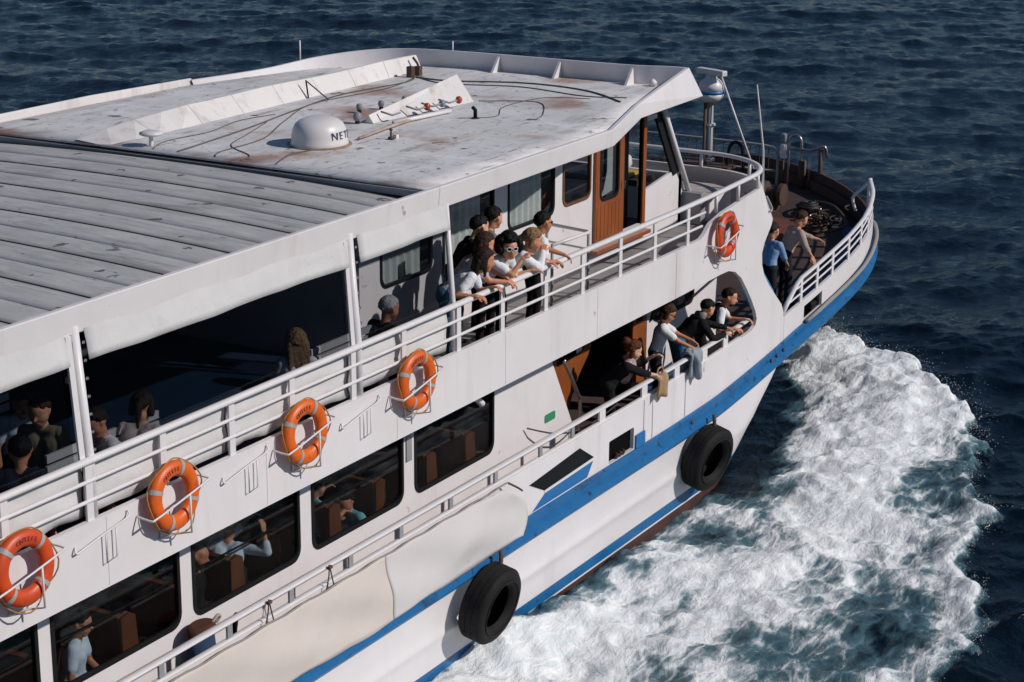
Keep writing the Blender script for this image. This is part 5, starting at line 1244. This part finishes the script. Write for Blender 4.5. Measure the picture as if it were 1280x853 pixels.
rail_person('curly-haired woman in white-framed sunglasses resting chin on hand', 8.30, -3.56, -96, h=1.66, lean=50, head=(-34, 2), hw=((8.70, -4.02, 5.08), (8.30, -4.10, 5.33)), poles=((0.1, 0.5, -0.9), (0.3, -0.3, -0.9)), top=C_WHITE, pants=C_BLACK, hair=H_BLACK, style='curly', tone='mid', glasses='white', female=True, group=UPG)
rail_person('blond woman in white shirt covering mouth with one hand at the upper rail', 8.66, -3.58, -52, h=1.64, lean=54, head=(4, 12), hw=((9.12, -4.0, 5.08), (8.98, -4.0, 5.27)), poles=(None, (0.3, -0.3, -0.9)), top=C_WHITE, sleeve='long', pants=C_BLACK, hair=H_BLOND, style='pony', tone='red', female=True, group=UPG)
rail_person('man in white T-shirt and dark sunglasses on the upper rail beside the companion rail', 9.26, -3.70, -40, h=1.56, lean=14, head=(22, 4), hw=((9.62, -3.97, 5.08), (9.32, -4.02, 5.06)), top=C_WHITE, pants=C_BLACK, hair=H_BLACK, style='short', tone='tan', glasses='dark', group=UPG)
# upper deck, seated behind the plastic windows
def sitter(label, x, y, yaw, z, **kw): return rail_person(label, x, y, yaw, z=z, sit=True, group=WIG, **kw)
ZS = Z_UP - 0.06
sitter('grey-haired man in dark jacket looking ahead behind the plastic window', 5.82, -3.54, -14, ZS - .04, lean=22, head=(-8, 12), top=C_DKGREEN, sleeve='long', hair=H_GREY, style='short', tone='red', h=1.70)
sitter('long-haired blond woman in white behind the big plastic window', 4.27, -3.60, 40, ZS - .04, lean=14, head=(10, 8), top=C_WHITE, hair=H_BLOND, style='long', tone='light', female=True, h=1.60)
sitter('dark-haired man in white shirt leaning forward beside the awning post', 1.48, -3.60, 150, ZS - .04, lean=28, head=(15, 20), top=C_WHITE, hair=H_DKBR, style='short', tone='red', h=1.70)
sitter('woman in pale pink top with dark ponytail behind the big plastic window', 1.57, -3.60, 20, ZS - .02, lean=30, head=(10, 28), top=C_PINK, sleeve='long', hair=H_DKBR, style='pony', tone='mid', female=True, h=1.62)
sitter('man in navy shirt with short dark hair behind the aft plastic window', 0.05, -3.58, 35, ZS - .06, lean=14, head=(12, 4), top=C_NAVY, hair=H_BLACK, style='short', tone='red', h=1.70)
sitter('person in dim blue top bending over behind the aft plastic window', 1.30, -2.35, -120, ZS, lean=20, head=(0, 25), top=C_SKY, hair=H_BLACK, style='short', tone='tan', h=1.7)
sitter('person in khaki top sitting behind the aft awning post', 1.05, -2.95, -160, ZS, lean=6, head=(0, 10), top=C_KHAKI, sleeve='long', hair=H_BROWN, style='short', tone='mid', h=1.7)
# lower deck forward opening
ZL = 1.72
rail_person('red-haired woman in black coat and checked scarf holding a tan bag on the lower rail', 11.95, -3.50, -55, z=ZL, h=1.62, lean=38, head=(4, 16), hw=((12.45, -3.92, 2.98), (12.30, -4.06, 2.74)), poles=((0.4, 0.5, -0.8), None), top=C_BLACK, sleeve='rolled', pants=C_BLACK, hair=H_RED, style='bun', tone='light', female=True, scarf=C_SCARF, group=LOG)
rail_person('woman in white T-shirt looking down at the pale denim jacket on the rail', 13.58, -3.42, -62, z=ZL, h=1.70, lean=14, head=(10, 26), hw=((13.92, -4.04, 2.76), (13.70, -4.05, 2.75)), top=C_WHITE, pants=C_DKTROU, hair=H_BROWN, style='pony', tone='tan', female=True, glasses='dark', group=LOG)
rail_person('man in black hooded jacket with pale hood lining leaning on the lower rail', 14.36, -3.46, -42, z=ZL, h=1.76, lean=52, head=(14, 26), hw=((15.0, -3.98, 2.78), (14.75, -4.02, 2.76)), top=C_BLACK, sleeve='long', pants=C_JEANS, hair=H_BLACK, style='short', tone='mid', hood=C_GREY, group=LOG)
rail_person('bearded man in black waistcoat and white T-shirt leaning on the lower rail', 15.20, -3.44, -58, z=ZL + 0.02, h=1.74, lean=50, head=(-14, 10), hw=((15.62, -3.98, 2.78), (15.15, -4.02, 2.74)), top=C_WHITE, vest=C_BLACK, pants=C_BLACK, hair=H_DKBR, style='short', tone='red', beard=H_DKBR, group=LOG)
jk = empty('denim_jacket', (13.62, -3.97, 2.45)); tag(jk, 'pale denim jacket draped over the lower rail below the woman in white', 'jacket')
P = []
for i in range(15):
    u = i / 14; row = []
    for k in range(11):
        t = k / 10; a = math.pi * min(1, max(0, (t - 0.25) / 0.3))
        y = 0.09 - 0.18 * (1 - math.cos(a)) / 2 - 0.025 * math.sin(8 * u + 3 * t); z = 0.27 + 0.06 * math.sin(a) - (0.28 * (0.25 - t) / 0.25 if t < 0.25 else 0) - (0.34 * (t - 0.55) / 0.45 if t > 0.55 else 0)
        row.append((-0.20 + 0.40 * u + 0.03 * math.sin(6 * t), y, z + 0.02 * math.sin(5 * u)))
    P.append(row)
mb = MB(); mb.grid(P); mb.build('jacket_body', C_DENIM, jk, smooth=True, solid=0.035)
MB().tube(crom([(-0.12, -0.06, 0.34), (-0.05, -0.13, 0.20), (-0.02, -0.14, 0.02), (0.03, -0.12, -0.10)], 5), [0.055] * 15 + [0.045], 10).build('jacket_sleeve', C_DENIM, jk, smooth=True)
# bow
rail_person('person in blue shirt and dark trousers seen from behind on the foredeck', 18.55, -3.10, -12, z=fz(18.55) + 0.03, h=1.66, lean=10, head=(6, 10), hw=((19.0, -2.98, 2.86), (18.95, -3.3, 2.86)), top=C_BLUE, sleeve='rolled', pants=C_DKTROU, hair=H_DKBR, style='short', tone='mid')
rail_person('man in beige shirt with hands on the bow rail', 19.25, -3.15, -40, z=fz(19.3) + 0.03, h=1.72, lean=30, head=(18, 22), hw=((19.85, -3.80, 3.10), (18.95, -3.80, 2.98)), top=C_BEIGE, sleeve='rolled', pants=C_DKTROU, hair=H_BROWN, style='short', tone='red')
# lower cabin windows
ZC = Z_DECK - 0.02
sitter('woman in pale blue T-shirt and sunglasses behind the lower cabin window', 1.30, -2.88, -62, ZC, lean=8, head=(2, 8), hw=((1.55, -3.1, 2.22), (1.30, -3.14, 2.22)), top=C_SKY, hair=H_BLACK, style='short', tone='tan', female=True, glasses='dark', h=1.72)
sitter('bald man with dark shirt at the edge of the lower cabin window', 3.30, -2.82, -60, ZC, lean=4, head=(0, 12), top=C_BLACK, hair=H_BLACK, style='bald', tone='tan', h=1.72)
sitter('person in crumpled light blue shirt turning round on a cabin seat', 3.95, -2.75, 30, ZC + 0.05, lean=34, head=(20, 20), hw=((4.55, -2.75, 2.95), (4.35, -3.0, 2.85)), top=C_SKY, sleeve='rolled', hair=H_BLACK, style='short', tone='tan', h=1.72)
sitter('child in turquoise top with an arm stretched over the seat', 5.60, -2.75, -20, ZC + 0.12, lean=6, head=(10, 0), hw=((6.1, -2.60, 2.72), (5.95, -3.0, 2.55)), top=C_TEAL, hair=H_BROWN, style='short', tone='tan', h=1.50)
sitter('child in turquoise patterned top curled low on the seat', 6.20, -2.98, 170, ZC - 0.05, lean=20, head=(10, 20), hw=((5.95, -3.15, 2.35), (6.0, -2.9, 2.4)), top=C_TEAL, hair=H_BLACK, style='short', tone='tan', h=1.30)
sitter('person in white top sitting behind the two in turquoise', 6.15, -1.75, 200, ZC + 0.1, lean=4, head=(0, 5), top=C_WHITE, hair=H_BLACK, style='short', tone='tan', h=1.7)
# a bag hung over the lower rail and a rucksack on the side deck
bag = empty('cloth_bag', (12.42, -4.06, 2.45)); tag(bag, 'crumpled tan cloth bag hanging over the lower rail', 'bag')
P = []
for i in range(13):
    u = i / 12; row = []
    for k in range(9):
        t = k / 8
        row.append((-0.18 + 0.36 * u * (0.75 + 0.35 * t) + 0.02 * math.sin(5 * t), 0.06 - 0.09 * math.sin(min(1, t * 2.2) * math.pi / 2) - 0.03 * math.sin(9 * u + 2 * t), 0.27 - 0.32 * t * t + 0.02 * math.sin(7 * u)))
    P.append(row)
mb = MB(); mb.grid(P); mb.build('bag_cloth', BAG, bag, smooth=True, solid=0.03)
MB().tube(crom([(-0.1, 0.02, 0.27), (-0.05, 0.03, 0.36), (0.08, 0.03, 0.36), (0.1, 0.02, 0.27)], 4), 0.015, 6).build('bag_handle', BAG, bag, smooth=True)
rk = empty('rucksack', (2.62, -3.48, Z_DECK)); tag(rk, 'brown and blue rucksack standing on the side deck below a cabin window', 'rucksack')
mb = MB(); mb.lathe([(0.14, 0.0), (0.17, 0.1), (0.18, 0.45), (0.16, 0.66)], 18, (0, 0, 0.0), sx=1.0, sy=0.75); mb.build('bag_body', cloth('dark blue', (0.03, 0.06, 0.12)), rk, smooth=True)
mb = MB(); mb.lathe([(0.165, 0.66), (0.19, 0.70), (0.17, 0.76), (0.13, 0.785), (0.09, 0.77), (0.001, 0.79)], 18, (0, 0, 0), sx=1.1, sy=0.7); mb.build('bag_top', cloth('dark brown', (0.08, 0.035, 0.022)), rk, smooth=True)
MB().tube(crom([(0.10, -0.05, 0.74), (0.18, -0.08, 0.82), (0.24, -0.06, 0.78), (0.2, -0.04, 0.72)], 4), 0.02, 6).build('strap', cloth('cream', (0.4, 0.35, 0.28)), rk, smooth=True)

# ------------------------------------------------------------------ the sea
def build_sea():
    r = np.random.default_rng(11)
    N = 512
    def ocean(L, wind, wdir, amp, seed, small):
        rr = np.random.default_rng(seed)
        k1 = np.fft.fftfreq(N, d=L / N) * 2 * np.pi
        kx, ky = np.meshgrid(k1, k1, indexing='ij'); k = np.hypot(kx, ky); k[0, 0] = 1e-6
        Lw = wind ** 2 / 9.81
        c = (kx * math.cos(wdir) + ky * math.sin(wdir)) / k
        ph = np.exp(-1 / (k * Lw) ** 2) / k ** 4 * (np.abs(c) ** 2.4 * np.where(c < 0, 0.15, 1.0) + 0.06) * np.exp(-(k * small) ** 2)
        ph[0, 0] = 0
        h = np.sqrt(ph) * (rr.standard_normal((N, N)) + 1j * rr.standard_normal((N, N)))
        z = np.real(np.fft.ifft2(h)); sc = amp / z.std()
        dx = np.real(np.fft.ifft2(-1j * kx / k * h)) * sc; dy = np.real(np.fft.ifft2(-1j * ky / k * h)) * sc
        return z * sc, dx, dy, L
    # crests run roughly across the picture, wind from ahead of the ship's port bow
    A = ocean(61.0, 3.9, R_(212), 0.066, 3, 0.10)
    B = ocean(23.0, 2.0, R_(200), 0.030, 5, 0.05)
    Cc = ocean(11.3, 1.35, R_(220), 0.015, 8, 0.03)
    def samp(F, X, Y):
        out = []
        L = F[3]; u = (X / L * N) % N; v = (Y / L * N) % N
        i = np.floor(u).astype(int); j = np.floor(v).astype(int); fu = u - i; fv = v - j
        i %= N; j %= N; i2 = (i + 1) % N; j2 = (j + 1) % N
        for G in F[:3]:
            out.append(G[i, j] * (1 - fu) * (1 - fv) + G[i2, j] * fu * (1 - fv) + G[i, j2] * (1 - fu) * fv + G[i2, j2] * fu * fv)
        return out
    def axis(a, b, d, lo, hi, cap):
        mid = list(np.arange(a, b, d))
        def grow(x, sgn, end):
            o = []; s = d
            while abs(x) < 2600:
                lim = cap if (sgn > 0 and x < end) or (sgn < 0 and x > end) else 1e9
                s = min(s * 1.045, lim) if lim < 1e9 else s * 1.25
                x += sgn * s; o.append(x)
            return o
        return np.array(grow(mid[0], -1, lo)[::-1] + mid + grow(mid[-1], 1, hi))
    xs = axis(5.0, 25.5, 0.055, -30, 135, 0.30); ys = axis(-10.6, -2.4, 0.055, -30, 95, 0.28)
    X, Y = np.meshgrid(xs, ys, indexing='ij')
    # value-noise fbm (periodic lattice, bicubic-ish smooth)
    def vnoise(X, Y, seed):
        T = np.random.default_rng(seed).random((256, 256))
        i = np.floor(X).astype(int); j = np.floor(Y).astype(int); u = X - i; v = Y - j
        u = u * u * (3 - 2 * u); v = v * v * (3 - 2 * v)
        g = lambda a, b: T[a % 256, b % 256]
        return g(i, j) * (1 - u) * (1 - v) + g(i + 1, j) * u * (1 - v) + g(i, j + 1) * (1 - u) * v + g(i + 1, j + 1) * u * v
    def fbm(X, Y, s, oc=5, seed=0, gain=0.55, ridge=False):
        o = np.zeros_like(X); a = 1.0; t = 0
        for k in range(oc):
            ca, sa = math.cos(0.7 * k), math.sin(0.7 * k)
            nv = vnoise((X * ca - Y * sa) * s + 17 * k, (X * sa + Y * ca) * s + 9 * k, seed + k)
            o += a * (1 - np.abs(2 * nv - 1) if ridge else nv); t += a; a *= gain; s *= 2.03
        return o / t
    za, ax, ay = samp(A, X, Y); zb, bx, by = samp(B, X + 5, Y + 3); zc_, cx_, cy_ = samp(Cc, X * 0.94 + Y * 0.34, Y * 0.94 - X * 0.34)
    zb = zb + zc_; bx = bx + cx_; by = by + cy_
    dist = np.hypot(X - 10, Y)
    fade = np.clip((420 - dist) / 250, 0, 1)
    Z = (za + zb) * fade
    DX = -0.9 * (ax + bx) * fade; DY = -0.9 * (ay + by) * fade
    # ---- bow wave: outer edge, inner edge and crest, in ship coordinates
    near = (X > 2) & (X < 27) & (Y > -13) & (Y < 0.5)
    x, y = X[near], Y[near]
    wx = x + 0.9 * (fbm(x, y, 0.8, 3, 41) - 0.5); wy = y + 1.3 * (fbm(x, y, 0.7, 4, 51) - 0.5) + 0.5 * (fbm(x, y, 3.0, 4, 53) - 0.5)
    yo = np.interp(wx, [2, 5, 8, 11.5, 14.2, 16.7, 18.5, 20.6, 21.8, 22.9, 23.7, 24.1], [-10.8, -10.4, -9.8, -9.2, -8.6, -7.9, -7.5, -6.7, -5.5, -4.1, -2.7, -1.3])
    yi = np.interp(wx, [2, 13.2, 14.6, 15.6, 17, 18.5, 20, 21.5, 23, 24.1], [-3.2, -3.2, -3.45, -3.65, -3.6, -3.15, -2.4, -1.6, -0.9, -0.8])
    d_out = wy - yo                                     # >0 inside
    d_in = yi - wy
    core = np.interp(wx, [2, 6, 9, 12, 15, 17, 19, 21, 22.5, 24], [-6.2, -5.6, -5.3, -5.5, -5.8, -5.7, -5.2, -4.5, -3.2, -1.8])
    wid = np.interp(wx, [2, 8, 12, 16, 20, 22, 24], [2.0, 1.5, 1.3, 1.5, 1.9, 1.7, 1.0])
    inside = np.clip(d_out / 0.35, 0, 1) * np.clip(d_in / 0.9, 0, 1) * np.clip((24.2 - wx) / 0.5, 0, 1)
    dens = 0.59 + 0.42 * np.exp(-((wy - core) / (1.15 * wid)) ** 2)
    dens += 0.16 * np.exp(-(d_out / 0.55) ** 2)           # broken outer lip
    dens += 0.14 * np.exp(-((y + 4.2) / 0.6) ** 2) * (x < 12.5)
    dens -= 0.07 * np.exp(-((x - 13.2) / 3.3) ** 2 - ((y + 7.1) / 0.85) ** 2)   # clear lacy patches
    dens -= 0.10 * np.exp(-((x - 9.5) / 1.6) ** 2 - ((y + 6.6) / 0.6) ** 2)
    dens -= 0.22 * np.exp(-((x - 8.3) / 1.0) ** 2 - ((y + 4.75) / 0.45) ** 2)
    dens += 0.10 * np.clip((x - 18) / 3, 0, 1)
    dens -= 0.30 * np.exp(-(d_in / 1.1) ** 2) * np.clip((x - 14) / 2, 0, 1)
    dens += 1.25 * (fbm(x * 0.5 + y * 0.45, y - 0.3 * x, 0.95, 6, 61, 0.62) - 0.5)
    dens = np.clip(dens, 0, 1.15) * inside
    turb = fbm(x, y, 1.1, 6, 71, 0.6, True); turb2 = fbm(x * 0.9, y, 3.2, 4, 81, 0.6)
    crest = np.exp(-((wy - core) / (0.75 * wid)) ** 2)
    hgt = 0.26 * crest * np.interp(wx, [2, 8, 14, 18, 21, 22.8, 24.1], [0.25, 0.4, 0.6, 1.0, 1.5, 1.3, 0.0])
    hgt += 0.20 * np.exp(-((d_out - 0.35) / 0.45) ** 2) * np.clip(d_out / 0.3 + 0.5, 0, 1) * np.clip((wx - 8) / 8, 0.2, 1)
    lift = inside * (hgt + (turb - 0.62) * 0.24 * np.clip(dens, 0.25, 1) + (turb2 - 0.5) * 0.09 * np.clip(dens, 0.2, 1))
    lift += np.exp(-((y + 4.0) / 0.75) ** 2) * np.interp(x, [4, 8, 9.5, 11, 13, 15], [0.42, 0.40, 0.32, 0.14, 0.05, 0]) * np.clip((-3.6 - y) / 0.1, 0, 1)
    Z[near] += lift
    DX[near] *= 1 - 0.6 * inside; DY[near] *= 1 - 0.6 * inside
    foam = np.zeros_like(X); foam[near] = dens
    # calm lee next to the hull and no water poking into it
    inhull = (np.abs(Y) < 3.6) & (X > -6) & (X < 15)
    Z[inhull] = np.minimum(Z[inhull], -0.05)
    V = np.stack([X + DX, Y + DY, Z], -1).reshape(-1, 3)
    nx, ny = X.shape
    idx = np.arange(nx * ny).reshape(nx, ny)
    q = np.stack([idx[:-1, :-1], idx[1:, :-1], idx[1:, 1:], idx[:-1, 1:]], -1).reshape(-1, 4)
    me = bpy.data.meshes.new('sea')
    me.vertices.add(len(V)); me.vertices.foreach_set('co', V.astype(np.float32).ravel())
    me.loops.add(q.size); me.loops.foreach_set('vertex_index', q.astype(np.int32).ravel())
    me.polygons.add(len(q)); me.polygons.foreach_set('loop_start', np.arange(0, q.size, 4, dtype=np.int32))
    me.update(calc_edges=True)
    me.polygons.foreach_set('use_smooth', np.ones(len(q), dtype=bool))
    at = me.attributes.new('foam', 'FLOAT', 'POINT'); at.data.foreach_set('value', foam.astype(np.float32).ravel())
    # water material
    m = bpy.data.materials.new('sea water'); m.use_nodes = True
    n, l = m.node_tree.nodes, m.node_tree.links
    b = n['Principled BSDF']
    geo = n.new('ShaderNodeNewGeometry'); P = geo.outputs['Position']
    def mapping(sc, rot=(0, 0, 0)):
        v = n.new('ShaderNodeMapping'); v.inputs['Scale'].default_value = sc; v.inputs['Rotation'].default_value = rot; l.new(P, v.inputs[0]); return v.outputs[0]
    def tex(scale, vec, detail=8, rough=0.6, dist=0.0):
        t = n.new('ShaderNodeTexNoise'); t.inputs['Scale'].default_value = scale; t.inputs['Detail'].default_value = detail
        t.inputs['Roughness'].default_value = rough; t.inputs['Distortion'].default_value = dist; l.new(vec, t.inputs['Vector']); return t
    def math_(op, a, bb):
        t = n.new('ShaderNodeMath'); t.operation = op
        for i, v in enumerate((a, bb)):
            if isinstance(v, (int, float)): t.inputs[i].default_value = v
            else: l.new(v, t.inputs[i])
        return t.outputs[0]
    def mrange(v, a, bb, c=0.0, d=1.0, smooth=True):
        t = n.new('ShaderNodeMapRange'); t.interpolation_type = 'SMOOTHSTEP' if smooth else 'LINEAR'
        t.inputs[1].default_value = a; t.inputs[2].default_value = bb; t.inputs[3].default_value = c; t.inputs[4].default_value = d
        l.new(v, t.inputs[0]); return t.outputs[0]
    fa = n.new('ShaderNodeAttribute'); fa.attribute_name = 'foam'; F = fa.outputs['Fac']
    flow = mapping((0.62, 1.35, 1.0), (0, 0, R_(-28)))
    n1 = tex(1.25, flow, 10, 0.60, 1.3).outputs['Fac']
    n2 = tex(4.2, flow, 9, 0.62, 0.9).outputs['Fac']
    n3 = tex(0.55, flow, 4, 0.5, 0.3).outputs['Fac']
    # warped cells give the lace of thinning foam
    warp = n.new('ShaderNodeMix'); warp.data_type = 'RGBA'; warp.inputs[0].default_value = 0.28
    l.new(flow, warp.inputs[6]); l.new(tex(1.6, flow, 6, 0.6).outputs['Color'], warp.inputs[7])
    vor = n.new('ShaderNodeTexVoronoi'); vor.feature = 'DISTANCE_TO_EDGE'; vor.inputs['Scale'].default_value = 3.4; l.new(warp.outputs[2], vor.inputs['Vector'])
    lace = mrange(vor.outputs['Distance'], 0.0, 0.16, 1.0, 0.0)
    v = math_('ADD', math_('MULTIPLY', n1, 0.62), math_('MULTIPLY', n2, 0.38))
    v = math_('ADD', v, math_('MULTIPLY', math_('SUBTRACT', n3, 0.5), 0.35))
    v = math_('ADD', v, math_('MULTIPLY', lace, 0.10))
    lvl = math_('ADD', v, math_('SUBTRACT', F, 1.0))           # >0 where foam wins
    lvl = math_('ADD', lvl, math_('MULTIPLY', mrange(F, 0.0, 0.12), 0.0))
    white = mrange(lvl, 0.13, 0.43)
    aer = mrange(lvl, -0.16, 0.22)
    present = mrange(F, 0.02, 0.2)
    white = math_('MULTIPLY', white, present); aer = math_('MULTIPLY', aer, present)
    def rgb(c):
        t = n.new('ShaderNodeRGB'); t.outputs[0].default_value = (*c, 1); return t.outputs[0]
    def mix(f, a, bb):
        t = n.new('ShaderNodeMix'); t.data_type = 'RGBA'; l.new(f, t.inputs[0]); l.new(a, t.inputs[6]); l.new(bb, t.inputs[7]); return t.outputs[2]
    deep = rgb((0.002, 0.007, 0.013))
    c = mix(aer, deep, rgb((0.075, 0.150, 0.180)))
    c = mix(white, c, mix(mrange(n2, 0.3, 0.7), rgb((0.66, 0.71, 0.73)), rgb((0.90, 0.91, 0.91))))
    l.new(c, b.inputs['Base Color'])
    rough = math_('ADD', math_('MULTIPLY', white, 0.7), math_('ADD', math_('MULTIPLY', aer, 0.12), 0.09))
    l.new(rough, b.inputs['Roughness'])
    b.inputs['IOR'].default_value = 1.33; b.inputs['Specular IOR Level'].default_value = 0.27
    # ripples
    rp1 = tex(2.4, mapping((0.7, 1.0, 1.0), (0, 0, R_(25))), 6, 0.6, 0.4).outputs['Fac']
    rp2 = tex(9.0, mapping((0.6, 1.0, 1.0), (0, 0, R_(32))), 4, 0.6, 0.2).outputs['Fac']
    hh = math_('ADD', math_('MULTIPLY', rp1, 0.75), math_('MULTIPLY', rp2, 0.18))
    fh = math_('MULTIPLY', white, math_('ADD', math_('MULTIPLY', n2, 1.0), math_('MULTIPLY', tex(22, flow, 6, 0.7, 0.6).outputs['Fac'], 0.35)))
    hh = math_('ADD', hh, math_('MULTIPLY', fh, 0.28))
    bp = n.new('ShaderNodeBump'); bp.inputs['Strength'].default_value = 0.75; bp.inputs['Distance'].default_value = 0.16
    l.new(hh, bp.inputs['Height']); l.new(bp.outputs[0], b.inputs['Normal'])
    me.materials.append(m)
    o = link('sea', me); o['kind'] = 'structure'
    # ---- spray thrown off the crests: thousands of drops and flecks, one object
    zz = Z[near]; cand = np.where((dens > 0.55) & ((crest > 0.92) | (np.abs(d_out - 0.15) < 0.22)) & (wx > 10))[0]
    pick = r.choice(cand, 9000); sx = x[pick]; sy = y[pick]; sz = zz[pick]
    up = r.exponential(0.05, len(pick)) * np.interp(sx, [10, 16, 20, 22, 24], [0.3, 0.6, 1.2, 1.6, 1.6])
    sx = sx + r.normal(0, 0.12, len(pick)); sy = sy - r.exponential(0.09, len(pick)) * np.interp(sx, [10, 18, 21], [0.4, 1.0, 1.6]); sz = sz + up + 0.02
    rad = np.clip(r.lognormal(math.log(0.0040), 0.45, len(pick)), 0.002, 0.011)
    octv = np.array([(1, 0, 0), (-1, 0, 0), (0, 1, 0), (0, -1, 0), (0, 0, 1), (0, 0, -1)], float)
    octf = [(0, 2, 4), (2, 1, 4), (1, 3, 4), (3, 0, 4), (2, 0, 5), (1, 2, 5), (3, 1, 5), (0, 3, 5)]
    VV = (np.stack([sx, sy, sz], -1)[:, None, :] + octv[None] * rad[:, None, None] * r.uniform(0.6, 1.5, (len(pick), 6, 1))).reshape(-1, 3)
    FFs = [tuple(a + 6 * i for a in f) for i in range(len(pick)) for f in octf]
    mb = MB(); mb.v = VV.tolist(); mb.f = FFs; mb.m = [0] * len(FFs)
    sp = mb.build('spray', mat('sea spray', (0.78, 0.79, 0.80), 0.5, noise=(9, (0.7, 0.72, 0.74), 0.5)), smooth=True)
    tag(sp, 'white spray drops thrown off the bow wave', 'spray', kind='stuff')
build_sea()
